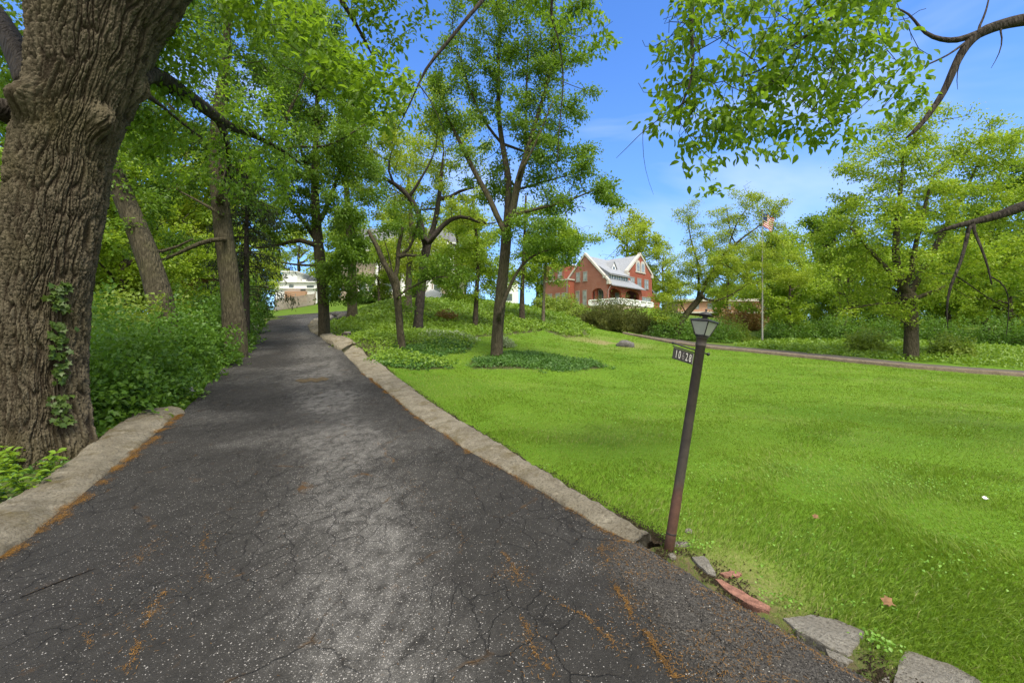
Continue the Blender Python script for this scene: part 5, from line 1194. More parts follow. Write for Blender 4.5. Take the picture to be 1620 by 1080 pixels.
for px, py, Y, rx, rz_, lab, mk in [(958, 528, 50, 2.2, 2.5, 'dark olive juniper nearest the left end of the terrace', 'leaf_juniper'), (985, 527, 48, 2.0, 2.9, 'spiky juniper with rusty tips below the white balustrade', 'leaf_juniper'),
                                (1010, 526, 47, 2.0, 2.7, 'dark juniper below the right end of the balustrade', 'leaf_juniper'), (940, 530, 45, 1.2, 1.6, 'low juniper at the left end of the row', 'leaf_juniper'), (1035, 530, 44, 1.8, 2.1, 'juniper touching the crooked tree foliage', 'leaf_juniper'),
                                (972, 534, 42.5, 1.3, 1.3, 'low spreading juniper above the grey rock', 'leaf_juniper')]:
    shrub('juniper_shrub', lab, on(px, Y), rx * .95, 1.6, rz_ * (.72 + .3 * rng.random()), 6500, .24, M[mk], GJ, shape='rhomb', width=.34, lump=.95, up=.3, droop=-.5)
rj = on(978, 46.0)
shrub('rusty_shrub', 'small reddish leaved shrub among the junipers', rj, .8, .7, 1.0, 1200, .15, M['leaf_rust'], cat='shrub')
for px, Y, rx, rz_, lab, mk in [(895, 62, 2.6, 2.7, 'rounded yellow green bush before the left wing of the brick house', 'leaf_shrub_light'), (862, 58, 1.8, 1.8, 'smaller yellow green bush left of the rounded one by the brick house', 'leaf_shrub_light'), (915, 56, 1.8, 1.3, 'low bright bush at the left end of the junipers', 'leaf_shrub_light')]:
    shrub('yellow_bush', lab, on(px, Y), rx, rx * .9, rz_, 6500, .2, M[mk], 'yellow green bushes left of the brick house')
GR = 'shrubs above the second road'
for px, Y, rx, rz_, lab, mk in [(1060, 40, 2.0, 1.9, 'dark green shrub behind the crooked trunk', 'leaf_shrub'), (1095, 41, 2.0, 1.9, 'dark green shrub left behind the lantern', 'leaf_shrub'), (1130, 41, 2.0, 2.1, 'dark green shrub right behind the lantern', 'leaf_shrub'), (1160, 43, 2.0, 2.2, 'green shrub between lantern and flagpole', 'leaf_shrub_light'), (1175, 56, 2.6, 3.2, 'blushing pale shrub before the orange brick building', 'leaf_rust'),
                                (1235, 42, 1.9, 1.8, 'green shrub right of the flagpole foot', 'leaf_shrub'), (1290, 41, 1.8, 1.6, 'green shrub on the bank right of the flagpole', 'leaf_shrub'), (1370, 29.5, 1.3, 1.5, 'loose light shrub left of the maple trunk at the roadside', 'leaf_shrub_light'), (1505, 27.5, 1.2, 1.3, 'loose shrub right of the maple trunk at the roadside', 'leaf_shrub_light'),
                                (1570, 36, 2.2, 2.2, 'dense green shrub at the right end of the bank', 'leaf_shrub'), (1420, 38, 2.4, 2.2, 'dense green shrub behind the maple trunk', 'leaf_shrub'), (1330, 40, 2.2, 2.3, 'dense green shrub left behind the roadside shrub', 'leaf_shrub'), (1480, 38, 2.2, 2.0, 'green shrub under the hanging dark twig', 'leaf_shrub'), (1640, 34, 2.2, 2.4, 'green shrub cut by the right picture edge', 'leaf_shrub'),
                                (1270, 58, 4.5, 4.2, 'big shrub in the far hedge row right of the flagpole', 'leaf_shrub'), (1350, 60, 4.5, 4.0, 'big shrub in the far hedge row left of the maple trunk', 'leaf_shrub'), (1430, 58, 4.5, 4.4, 'big shrub in the far hedge row behind the maple trunk', 'leaf_shrub'), (1510, 60, 4.8, 4.2, 'big shrub in the far hedge row right of the maple trunk', 'leaf_shrub'), (1590, 58, 4.8, 4.6, 'big shrub in the far hedge row near the right edge', 'leaf_shrub'), (1680, 56, 4.8, 4.6, 'big shrub in the far hedge row past the right edge', 'leaf_shrub')]:
    shrub('bank_shrub', lab, on(px, Y), rx, rx * .85, rz_, 5200, .14 if Y < 45 else .26, M[mk], GR, lump=.45)
shrub('clipped_bush', 'dark rounded bush at the foot of the white columns', on(592, 58), 2.6, 1.8, 1.7, 4500, .2, M['leaf_dark'])
shrub('clipped_bush', 'dark clipped bush on the crest right of the white canopy', on(720, 54), 1.6, 1.2, 1.0, 2500, .18, M['leaf_dark'])
shrub('clipped_bush', 'dark low clipped bush behind the slim ivy footed trunk', on(742, 54), 1.8, 1.2, .9, 2500, .18, M['leaf_dark'])
shrub('variegated_bush', 'pale variegated bush beside the forked trunk', hit(797, 549), .55, .5, .45, 1500, .09, M['cover_pale'])
shrub('fern_clump', 'small dark clump on the top of the mound', hit(706, 507), .9, .6, .7, 900, .16, M['leaf_rust'])
# young plants at the foot of the huge trunk
GP = 'young plants at the foot of the huge trunk'
for k, (px, py, lab) in enumerate([(18, 790, 'young green plant at the picture edge beside the left kerb'), (48, 775, 'tallest young green plant beside the left kerb'), (85, 762, 'young green plant touching the trunk foot'), (5, 760, 'young green plant half cut by the left picture edge'), (66, 788, 'small young plant overhanging the left kerb'), (38, 750, 'young green plant in the corner of the trunk foot')]):
    q = hit(px, py); q[0] -= .12; q[2] -= .02
    r = tag(empty('wild_plant', q), lab, 'plant', GP); ps = []; ax = []; nr = []; ch = []
    for sstem in range(4):
        a = rng.random() * 2 * PI; H = (.22 + .16 * rng.random()) * (1.2 if k == 1 else .9); ln_ = np.array([math.cos(a), math.sin(a), 0]) * .16
        t = np.linspace(0, 1, 7)[:, None]; c = ln_ * t ** 1.5 + np.array([0, 0, H]) * t; ch.append((c, np.linspace(.005, .002, 7)))
        for m in range(1, 7):
            for s in (0, 1):
                b2 = a + m * 1.57 + s * PI; o = np.array([math.cos(b2), math.sin(b2), .25]); ps.append(c[m]); ax.append(o + rng.normal(size=3) * .15); nr.append(np.array([0, 0, 1.]) + rng.normal(size=3) * .2)
    V, polys = tubes(ch); link('stem', mesh_np('stem', V, polys, True), M['cover_dark'], r)
    link('leaves', leaf_mesh('leaves', np.array(ps), np.array(ax), np.array(nr), .07 + .05 * rng.random(len(ps)), M['cover'], 'ovate', .5), None, r)
# ------------------------------------------------------------------ lamp post with number sign
M['post'] = None
def m_post():
    t = NT('post_brown_paint_rust'); v = t.co()
    z = t.n('SeparateXYZ', Vector=v).outputs[2]; n = t.noise(v, 16, 5, .65)
    c = t.mix(t.ramp(n, [(.3, 0), (.7, 1)]), (.040, .033, .026), (.075, .062, .048))
    k = t.math('ADD', z, t.math('MULTIPLY', n, .12))
    c = t.mix(t.ramp(k, [(.48, 1), (.60, 0)]), c, t.mix(t.ramp(n, [(.35, 0), (.65, 1)]), (.060, .030, .020), (.105, .052, .033)))
    return t.done(t.bsdf(c, .62, .35, t.bump(t.noise(v, 60, 3), .25, .004)))
M['post'] = m_post()
M['iron'] = m_plain('black_iron', (.022, .020, .018), .5, .4, .4, 20, .2)
def m_frost():
    t = NT('frosted_glass'); v = t.co(); n = t.noise(v, 14, 3)
    c = t.mix(n, (.50, .53, .42), (.66, .68, .58))
    g = t.bsdf(c, .35, .5); tr = t.n('BsdfTranslucent', Color=c).outputs[0]
    return t.done(t.n('MixShader', i0=.55, i1=g, i2=tr).outputs[0])
M['frost'] = m_frost()
M['digit'] = m_plain('digit_silver', (.46, .445, .40), .45, .5, .15, 40)
M['digit_worn'] = m_plain('digit_tarnished', (.16, .15, .14), .5, .4, .25, 40)
lb = hit(1058, 869); k_ = lb[1] / F
lamp = tag(empty('lamp_post', lb), 'leaning brown lamp post with a frosted lantern and hanging house number plate', 'lamp post')
lamp.rotation_euler = (0, math.radians(8.9), 0)
hL = (869 - 533) * k_ / math.cos(math.radians(8.9))
mb = MB(); mb.lathe([(.037, -.15), (.037, .1), (.0365, .40), (.035, .42), (.0345, hL - .07), (.0375, hL - .068), (.0385, hL - .062), (.0375, hL - .056), (.0375, hL - .012), (.0425, hL - .01), (.0425, hL)], 20); mb.build('post', M['post'], lamp, True)
mb = MB(); mb.lathe([(.0375, .118), (.038, .12), (.038, .128), (.0375, .13)], 16); mb.build('band', M['iron'], lamp, True)
lan = MB(); a0 = -PI / 2 - .12; k4 = 4
def ring4(r, z): return [np.array([r * math.cos(a0 + i * PI / 2), r * math.sin(a0 + i * PI / 2), z]) for i in range(4)]
zb, zt = hL + .012, hL + .115; rb, rt = .052, .098
lan.lathe([(.046, hL), (.050, hL + .004), (.050, hL + .012), (.044, hL + .014)], 16)
lo4, hi4 = ring4(rb, zb), ring4(rt, zt)
for i in range(4):
    lan.tube(np.array([lo4[i], hi4[i]]), np.array([.0042, .0042]), 6)
    lan.tube(np.array([lo4[i], lo4[(i + 1) % 4]]), np.array([.0042, .0042]), 6); lan.tube(np.array([hi4[i], hi4[(i + 1) % 4]]), np.array([.0050, .0050]), 6)
lantern = lan.build('lantern', M['iron'], lamp)
for i in range(4):
    g = MB(); c1, c2 = .985, .985
    q4 = [lo4[i] * [c1, c1, 1], lo4[(i + 1) % 4] * [c1, c1, 1], hi4[(i + 1) % 4] * [c2, c2, 1], hi4[i] * [c2, c2, 1]]
    nn = np.cross(q4[1] - q4[0], q4[3] - q4[0]); nn = nn / np.linalg.norm(nn) * -.003
    g.prism(q4, nn); g.build('glass_pane', M['frost'], lantern)
rf = MB(); k0 = ring4(.106, zt + .003); k1 = ring4(.104, zt + .009); k2 = ring4(.030, zt + .024)
b_ = len(rf.V); rf.V += [tuple(p) for p in k0 + k1 + k2]
rf.X.append([0, 1, 2, 3][::-1])
for j in (0, 4):
    for i in range(4): rf.X.append([j + i, j + (i + 1) % 4, j + 4 + (i + 1) % 4, j + 4 + i])
rf.X.append([8, 9, 10, 11]); rf.build('lantern_roof', M['iron'], lamp)
rf = MB(); rf.lathe([(.021, zt + .022), (.018, zt + .034), (.020, zt + .038), (.044, zt + .046), (.047, zt + .051), (.038, zt + .062), (.020, zt + .070), (.007, zt + .074), (.005, zt + .082), (.0085, zt + .088), (.006, zt + .095), (.001, zt + .098)], 18); rf.build('finial_cap', M['iron'], lamp, True)
za = (869 - 556) * k_ / math.cos(math.radians(8.9)); sl = math.tan(math.radians(9.0))
def ar(x, dz_=0, y=0): return np.array([x, y, za - x * sl + dz_])
arm = MB(); arm.tube(np.array([ar(-.205), ar(0), ar(.062)]), np.array([.0055] * 3), 8); arm.tube(np.array([ar(-.205, -.021), ar(-.03, -.021)]), np.array([.0045] * 2), 8)
for x, r in ((-.208, .0105), (.066, .0125)):
    c = ar(x); arm.lathe([(r * math.sin(a) + .0003, -r * math.cos(a)) for a in np.linspace(0, PI, 9)], 10, tuple(c))
armo = arm.build('sign_arm', M['iron'], lamp, True)
pl_ = MB(); x0, x1 = -.196, -.040
pl_.prism([ar(x0, -.028, -.004), ar(x1, -.028, -.004), ar(x1, -.112, -.004), ar(x0, -.112, -.004)], (0, .008, 0))
plate = pl_.build('number_plate', M['iron'], lamp, bevel=.0015)
rim = MB()
for xx0 in (x1 - .006,): rim.prism([ar(xx0 - .003, -.032, -.0065), ar(xx0 + .003, -.032, -.0065), ar(xx0 + .003, -.108, -.0065), ar(xx0 - .003, -.108, -.0065)], (0, .002, 0))
rim.build('plate_edge', M['digit_worn'], plate)
def digit(chr_, x, mat, name):
    cu = bpy.data.curves.new('digit_curve', 'FONT'); cu.body = chr_; cu.size = .082; cu.extrude = .0015; cu.align_x = 'CENTER'
    to = bpy.data.objects.new('digit_tmp', cu); C.objects.link(to); bpy.context.view_layer.update()
    me = bpy.data.meshes.new_from_object(to.evaluated_get(bpy.context.evaluated_depsgraph_get())); bpy.data.objects.remove(to)
    n = len(me.vertices); v = np.empty(n * 3, np.float32); me.vertices.foreach_get('co', v); v = v.reshape(-1, 3)
    w = np.empty_like(v); w[:, 0] = x + v[:, 0] * .42; w[:, 1] = -.0062 - v[:, 2]; w[:, 2] = za - w[:, 0] * sl - .098 + v[:, 1]
    me.vertices.foreach_set('co', w.ravel()); me.update(); me.materials.clear(); me.name = name
    return link(name, me, mat, plate)
for c, x, mk in (('1', -.172, 'digit'), ('0', -.147, 'digit'), ('6', -.119, 'digit_worn'), ('2', -.092, 'digit'), ('8', -.065, 'digit')): digit(c, x, M[mk], 'digit')

# ------------------------------------------------------------------ stones, slabs and bits along the kerb
def slab(name, label, px, th, mat, cat, group=None, up=.010):
    p = np.array([hit(*q) for q in px]); c = p.mean(0); z = p[:, 2].mean() + up
    root_z = z - th
    n = len(p); ring = []
    # slightly ragged, subdivided outline with a soft arris
    o = []
    for i in range(n):
        a, b_ = p[i], p[(i + 1) % n]
        for t in np.linspace(0, 1, 7)[:-1]: o.append(a + (b_ - a) * t)
    o = np.array(o); o[:, :2] += (np.stack([n2(o[:, 0], o[:, 1], 14, 3), n2(o[:, 0], o[:, 1], 14, 3, 9)], -1) - .5) * .03
    q = o[:, :2] - c[:2]; k = len(q)
    lv = [(1.0, -th), (1.0, -.008), (.985, -.001)] + [(f, 0) for f in (.9, .72, .5, .25)]
    V = []
    for f, dz_ in lv: 
        xy = q * f; zz_ = np.full(k, dz_)
        if f < 1: zz_ = zz_ + (n2(xy[:, 0] + c[0], xy[:, 1] + c[1], 9, 4) - .5) * .014
        V.append(np.column_stack([xy, zz_]))
    V = np.concatenate(V + [np.array([[0, 0, .0]])]); m = len(lv); i = np.arange(k); j = (i + 1) % k
    Q = np.concatenate([np.stack([a * k + i, a * k + j, (a + 1) * k + j, (a + 1) * k + i], -1) for a in range(m - 1)])
    T = np.stack([(m - 1) * k + i, (m - 1) * k + j, np.full(k, m * k)], -1)
    return tag(link(name, mesh_np(name, V, [Q, T], False), mat, None, (c[0], c[1], z)), label, cat, group)
slab('flagstone', 'grey flagstone with dry twigs on it between asphalt and lawn', [(1238, 980), (1283, 974), (1330, 985), (1367, 1001), (1361, 1020), (1343, 1040), (1300, 1020), (1262, 1000)], .06, M['stone'], 'flagstone', 'flagstones at the lawn edge')
slab('flagstone', 'large pale flagstone cut off by the bottom picture edge', [(1432, 1031), (1500, 1050), (1548, 1077), (1575, 1110), (1480, 1118), (1412, 1086), (1420, 1056)], .06, M['stone'], 'flagstone', 'flagstones at the lawn edge')
slab('flagstone', 'small flagstone corner tucked against the large pale one', [(1393, 1078), (1407, 1070), (1410, 1090), (1425, 1100), (1400, 1112), (1380, 1098)], .05, M['stone'], 'flagstone', 'flagstones at the lawn edge')
slab('flagstone', 'thin sunken sliver of stone along the asphalt under the first flagstone', [(1305, 1026), (1330, 1036), (1352, 1048), (1340, 1052), (1312, 1040)], .04, M['stone'], 'flagstone', 'flagstones at the lawn edge', .008)
slab('concrete_chunk', 'broken concrete chunk at the asphalt edge between lamp post and red brick edging', [(1096, 884), (1112, 882), (1122, 890), (1130, 904), (1133, 914), (1120, 910), (1104, 896)], .08, M['stone'], 'concrete chunk', None, .02)
GBk = 'red brick edging pieces'
slab('brick_edging', 'long curved strip of faded red brick edging', [(1131, 917), (1142, 918), (1160, 931), (1182, 944), (1204, 955), (1218, 963), (1216, 972), (1192, 962), (1168, 949), (1148, 935)], .05, M['brick_bit'], 'brick edging', GBk, .016)
slab('brick_edging', 'short faded red brick lying in the grass behind the long strip', [(1138, 908), (1158, 906), (1174, 909), (1172, 914), (1146, 914)], .05, M['brick_bit'], 'brick edging', GBk, .014)
def rock(name, label, p, sx, sy, sz, mat, group=None, cat='rock', seed=0):
    import bmesh
    bm = bmesh.new(); bmesh.ops.create_icosphere(bm, subdivisions=3, radius=1)
    V = np.array([v.co[:] for v in bm.verts]); f = 1 + (fbm(V * 1.3 + seed, 3) - .5) * .9; V = V * f[:, None]
    V = np.sign(V) * np.abs(V) ** .8; V *= [sx, sy, sz]
    for v, c in zip(bm.verts, V): v.co = c
    me = bpy.data.meshes.new(name); bm.to_mesh(me); bm.free(); me.polygons.foreach_set('use_smooth', np.ones(len(me.polygons), bool))
    return tag(link(name, me, mat, None, tuple(p)), label, cat, group)
GRk = 'loose stones'
rock('stone', 'pale stone against the right of the lamp post base', hit(1075, 861) + [0, 0, .0], .075, .04, .022, M['stone'], GRk, 'stone', 1)
rock('stone', 'small pale stone in front of the lamp post base', hit(1063, 880), .03, .03, .02, M['stone'], GRk, 'stone', 2)
rock('stone', 'small pale stone in the thin grass behind the lamp post', hit(1089, 842), .03, .03, .028, M['stone'], GRk, 'stone', 3)
rock('stone', 'small pale stone left of the lamp post base', hit(1040, 860), .035, .03, .018, M['stone'], GRk, 'stone', 4)
rock('rock', 'grey rock lying in the bare patch right of the lawn slope', hit(989, 548) + [0, 0, .1], .55, .5, .34, M['stone_dark'], None, 'rock', 5)
GV = 'rocks on the left verge'
rock('rock', 'pale rock on the verge just past the end of the left kerb', hit(303, 622) + [-.1, 0, .02], .22, .2, .12, M['stone'], GV, 'rock', 6)
rock('rock', 'larger of two rocks on the verge below the tall shrubs', hit(408, 524) + [-.5, 0, .1], .55, .4, .42, M['stone'], GV, 'rock', 7)
rock('rock', 'flat nearer rock on the verge below the tall shrubs', hit(398, 537) + [-.5, 0, .05], .5, .4, .22, M['stone'], GV, 'rock', 8)
GB2 = 'stones of the low wall at the driveway bend'
for k, (px, py, s, lab) in enumerate([(512, 508, .45, 'topmost stone of the low wall behind the peeling trunk'), (498, 513, .4, 'stone of the low wall left of the peeling trunk'), (528, 503, .5, 'dark stone at the right end of the low wall'), (540, 507, .5, 'mossy stone right of the low wall by the thick trunk')]):
    rock('wall_stone', lab, hit(px, py) + [.25, .2, .22], s * 1.2, s, s * .8, M['stone_dark'] if k > 1 else M['stone'], GB2, 'stone', 10 + k)
# cut stump with a pale top
q = hit(548, 537); stp = tag(empty('tree_stump', q), 'low dark stump with a pale cut top beside the kerb bend', 'stump')
mb = MB(); mb.lathe([(.34, -.1), (.27, .05), (.24, .28), (.23, .34)], 12); mb.build('bark', M['bark_dark'], stp, True)
mb = MB(); mb.lathe([(.17, .335), (.17, .40), (.16, .41)], 10, (.06, -.02, 0)); mb.build('cut_top', M['stone'], stp)
# a stick on the drive and fallen leaves
a = [drive_hit(x, y) for x, y in ((32, 952), (85, 930), (150, 905))]; pts = np.array([[p[0], p[1], road_z(*[np.array([c]) for c in p])[0] + .008] for p in a])
V, polys = tubes([(pts, np.array([.004, .006, .003]))]); tag(link('stick', mesh_np('stick', V, polys, True), M['bark_dark']), 'thin dark stick lying on the asphalt near the left picture edge', 'stick')
M['dryleaf'] = m_plain('leaf_dry_tan', (.17, .095, .045), .8, .2, .4, 30)
M['whitebit'] = m_plain('litter_white', (.75, .73, .70), .8, .2, .1, 20)
GL = 'fallen things on the lawn'
def fleaf(name, label, px, py, size, mat, cat):
    p = hit(px, py) + [0, 0, .055]
    V, pol, _ = leaves(np.zeros((2, 3)), np.array([[1, .3, .25], [.6, -.8, .2]]), np.array([[.2, -.5, .7], [.1, -.4, .9]]), np.array([size, size * .8]), 'lobed', .8)
    return tag(link(name, mesh_np(name, V, pol, True), mat, None, tuple(p)), label, cat, GL)
fleaf('fallen_leaf', 'tan fallen leaf in the grass above the first flagstone', 1398, 968, .075, M['dryleaf'], 'leaf')
fleaf('fallen_leaf', 'small brown leaf in the grass right of the lamp post', 1287, 828, .06, M['dryleaf'], 'leaf')
fleaf('paper_scrap', 'white scrap on the lawn near the right picture edge', 1556, 797, .05, M['whitebit'], 'scrap')

# ------------------------------------------------------------------ flagpole
fb = on(1206, 39.5); fb[1] = 39.5
M['grey_metal'] = m_plain('metal_grey', (.27, .26, .235), .5, .5, .15, 3)
fp = tag(empty('flagpole', fb), 'tall pale grey pole rising among the trees right of the crooked tree', 'flagpole')
hp = (548 - 338) * 39.5 / F
mb = MB(); mb.lathe([(.075, -.2), (.075, .6), (.055, hp * .5), (.03, hp - .1), (.03, hp)], 12); mb.build('pole', M['grey_metal'], fp, True)
mb = MB(); mb.lathe([(.01, hp), (.08, hp + .05), (.09, hp + .1), (.06, hp + .16), (.005, hp + .19)], 10); mb.build('ball', M['grey_metal'], fp, True)
def m_flag():
    t = NT('flag_striped'); u_ = t.n('UVMap').outputs[0]; s = t.n('SeparateXYZ', Vector=u_)
    st_ = t.math('LESS_THAN', t.math('MODULO', t.math('MULTIPLY', s.outputs[1], 6.5), 1.0), .5)
    c = t.mix(st_, (.75, .74, .72), (.50, .035, .045))
    can = t.math('MULTIPLY', t.math('LESS_THAN', s.outputs[0], .4), t.math('GREATER_THAN', s.outputs[1], .46))
    c = t.mix(can, c, (.03, .045, .16))
    return t.done(t.bsdf(c, .8, .2))
flo = np.array([fb[0] + .06, 39.5, fb[2] + hp - .1]); nU, nV_ = 16, 12
V = []; uv = []
for j in range(nV_ + 1):
    for i in range(nU + 1):
        a, b_ = i / nU, j / nV_
        x = a * .95 * (.8 + .2 * b_); z = -1.15 * (1 - b_) - .55 * a ** 1.2 ; y = .10 * math.sin(a * 9 + b_ * 2) * a
        V.append((x, y, z)); uv.append((a, b_))
Q = [[j * (nU + 1) + i, j * (nU + 1) + i + 1, (j + 1) * (nU + 1) + i + 1, (j + 1) * (nU + 1) + i] for j in range(nV_) for i in range(nU)]
me = mesh_np('flag', V, [np.array(Q)], True); ul = me.uv_layers.new(name='UVMap'); li = np.array(Q).ravel(); ul.data.foreach_set('uv', np.array(uv, np.float32)[li].ravel())
tag(link('flag', me, m_flag(), None, tuple(flo)), 'small red and white striped flag hanging from the pole among the leaves', 'flag')

# ------------------------------------------------------------------ brick house on the hill
def m_brick(name, c1, c2, mortar):
    t = NT(name); v = t.co()
    br = t.n('TexBrick', Vector=t.n('CombineXYZ', X=t.math('ADD', t.n('SeparateXYZ', Vector=v).outputs[0], t.math('MULTIPLY', t.n('SeparateXYZ', Vector=v).outputs[1], 1.0)), Y=t.n('SeparateXYZ', Vector=v).outputs[2]).outputs[0], Color1=(*c1, 1), Color2=(*c2, 1), Mortar=(*mortar, 1), Scale=4.2)
    br.inputs['Mortar Size'].default_value = .012
    c = t.mix(t.ramp(t.noise(v, .7, 5, .6), [(.35, 0), (.7, .4)]), br.outputs[0], tuple(x * .72 for x in c1))
    return t.done(t.bsdf(c, .9, .15, t.bump(t.noise(v, 12, 3), .4, .02)))
M['brick'] = m_brick('brick_red', (.255, .065, .036), (.31, .088, .052), (.27, .17, .13))
M['brick2'] = m_brick('brick_tan', (.40, .22, .13), (.46, .28, .18), (.42, .36, .28))
def m_slate(name, c1, c2):
    t = NT(name); v = t.co()
    z = t.n('SeparateXYZ', Vector=v).outputs[2]; row = t.n('TexWave', _bands_direction='Z', Vector=v, Scale=1.4, Distortion=.4).outputs['Fac']
    n = t.noise(t.map(v, (1.5, 1.5, 4)), 2.2, 5, .65)
    c = t.mix(t.ramp(n, [(.3, 0), (.7, 1)]), c1, c2); c = t.mix(t.ramp(row, [(0, .35), (.25, 0)]), c, tuple(x * .6 for x in c1))
    return t.done(t.bsdf(c, .6, .4, t.bump(row, .4, .03)))
M['slate'] = m_slate('slate_light_grey', (.20, .212, .225), (.32, .333, .345))
M['slate_dark'] = m_slate('shingle_grey', (.085, .088, .095), (.15, .153, .16))
M['limestone'] = m_plain('limestone_trim', (.46, .43, .37), .85, .2, .12, 2)
M['frame_grey'] = m_plain('window_frame_grey', (.26, .235, .20), .8, .2, .1, 2)
M['white'] = m_plain('white_paint', (.80, .80, .78), .6, .3, .05, 1.5)
M['beige'] = m_plain('beige_stone', (.50, .42, .31), .9, .2, .15, 2)
M['cream'] = m_plain('cream_wall', (.36, .31, .23), .9, .2, .1, 1.5)
M['glass'] = m_plain('window_glass', (.10, .13, .13), .12, .6, .5, .8)
M['glass_pale'] = m_plain('window_curtain', (.24, .265, .25), .2, .5, .35, 1.2)
M['darkwood'] = m_plain('dark_interior', (.03, .026, .022), .7, .3)
M['gutter'] = m_plain('gutter_grey', (.22, .21, .20), .5, .4)
O = np.array([15.73, 75.0, 8.0]); eu = np.array([.7071, .7071, 0]); ev = np.array([-.7071, .7071, 0])
def xh(p): return eu * p[0] + ev * p[1] + np.array([0, 0, p[2]])
H = tag(empty('brick_house', O), 'red brick house with steep grey slate roofs, gables and white balustrade on the hill', 'house')
zb0 = -.6 - 1.6
def hp_(name, mat, build, parent=H, bevel=0):
    m = MB(); build(m); return m.build(name, mat, parent, bevel=bevel, xf=xh)
def win_u(u0, u1, z0, z1, v, parent, n=2, pale=True, trim=True, rows=1):
    """window in a wall facing -v"""
    fr = hp_('window', M['frame_grey'], lambda m: (m.box(((u0 + u1) / 2, v - .03, z0 - .09), (u1 - u0 + .3, .16, .16)), m.box(((u0 + u1) / 2, v - .02, z1 + .10), (u1 - u0 + .2, .10, .18)), m.box((u0 - .05, v - .03, (z0 + z1) / 2), (.09, .10, z1 - z0)), m.box((u1 + .05, v - .03, (z0 + z1) / 2), (.09, .10, z1 - z0)),
                  [m.box((u0 + (u1 - u0) * i / n, v - .035, (z0 + z1) / 2), (.06, .08, z1 - z0)) for i in range(1, n)], m.box(((u0 + u1) / 2, v - .034, z0 + (z1 - z0) * .5), (u1 - u0, .05, .05))), parent)
    hp_('pane', M['glass_pale'] if pale else M['glass'], lambda m: m.box(((u0 + u1) / 2, v - .01, (z0 + z1) / 2), (u1 - u0, .04, z1 - z0)), fr)
def win_v(v0, v1, z0, z1, u, parent, n=1, pale=True):
    """window in a wall facing -u"""
    fr = hp_('window', M['frame_grey'], lambda m: (m.box((u - .03, (v0 + v1) / 2, z0 - .09), (.16, v1 - v0 + .3, .16)), m.box((u - .02, (v0 + v1) / 2, z1 + .10), (.10, v1 - v0 + .2, .18)), m.box((u - .03, v0 - .04, (z0 + z1) / 2), (.10, .08, z1 - z0)), m.box((u - .03, v1 + .04, (z0 + z1) / 2), (.10, .08, z1 - z0)),
                  m.box((u - .034, (v0 + v1) / 2, z0 + (z1 - z0) * .5), (.05, v1 - v0, .05))), parent)
    hp_('pane', M['glass_pale'] if pale else M['glass'], lambda m: m.box((u - .01, (v0 + v1) / 2, (z0 + z1) / 2), (.04, v1 - v0, z1 - z0)), fr)
def arch_pts(a0, a1, zs, zt_, n=10):
    """pointed segmental arch from (a0,zs) over the top to (a1,zs)"""
    c = (a0 + a1) / 2; h = (a1 - a0) / 2
    return [(c - h * math.cos(t), zs + (zt_ - zs) * math.sin(t) ** .8) for t in np.linspace(0, PI, n)]
def eave(v): return 3.4 + v * 1.067           # main roof plane, front slope
# end wall with gable (faces -u), one arch near the corner
def endwall(m):
    ap = arch_pts(.75, 3.1, 1.35, 2.5)
    m.prism([(0, 3.1, zb0), (0, 9.0, zb0), (0, 9.0, 3.4), (0, 4.5, 8.2), (0, 3.1, 6.71)], (.35, 0, 0))
    m.prism([(0, 0, zb0), (0, .75, zb0), (0, .75, 4.2), (0, 0, 3.4)], (.35, 0, 0))
    m.prism([(0, a, z) for a, z in ap] + [(0, 3.1, 6.71), (0, .75, 4.2)], (.35, 0, 0))
    m.prism([(0, .75, zb0), (0, 3.1, zb0), (0, 3.1, -.55), (0, .75, -.55)], (.35, 0, 0))
wall = hp_('wall', M['brick'], endwall)
hp_('coping', M['limestone'], lambda m: (m.prism([(-.14, -.25, 3.35), (-.14, -.25, 3.75), (-.14, 4.5, 8.8), (-.14, 4.5, 8.35)], (.62, 0, 0)), m.prism([(-.14, 4.5, 8.35), (-.14, 4.5, 8.8), (-.14, 9.2, 3.75), (-.14, 9.2, 3.35)], (.62, 0, 0)), m.box((.15, -.2, 3.25), (.7, .5, .5)), m.box((.15, .55, 4.3), (.66, .5, .45))), bevel=0)
# porch front with two arches (faces -v)
def porch(m):
    for a, b_ in ((.36, .55), (4.35, 5.55), (10.35, 11.3)): m.prism([(a, 0, zb0), (b_, 0, zb0), (b_, 0, 3.05), (a, 0, 3.05)], (0, .4, 0))
    for a, b_ in ((.55, 4.35), (5.55, 10.35)): m.prism([(q, 0, z) for q, z in arch_pts(a, b_, 1.5, 2.55)] + [(b_, 0, 3.05), (a, 0, 3.05)], (0, .4, 0))
hp_('porch', M['brick'], porch)
back = hp_('wall', M['brick'], lambda m: m.box((5.8, 2.6, 1.2), (10.9, .3, 4.6)))
win_u(1.0, 3.6, -.3, 2.2, 2.44, back, 3, False); win_u(6.2, 9.4, -.2, 2.1, 2.44, back, 5, True)
hp_('wall', M['brick'], lambda m: m.prism([(.36, 3.1, -.6), (.36, 3.1, 3.2), (2.0, 3.1, 3.2), (2.0, 3.1, -.6)], (0, .2, 0)))
hp_('porch_window', M['glass_pale'], lambda m: m.box((1.2, 3.0, .9), (1.2, .06, 2.4)))
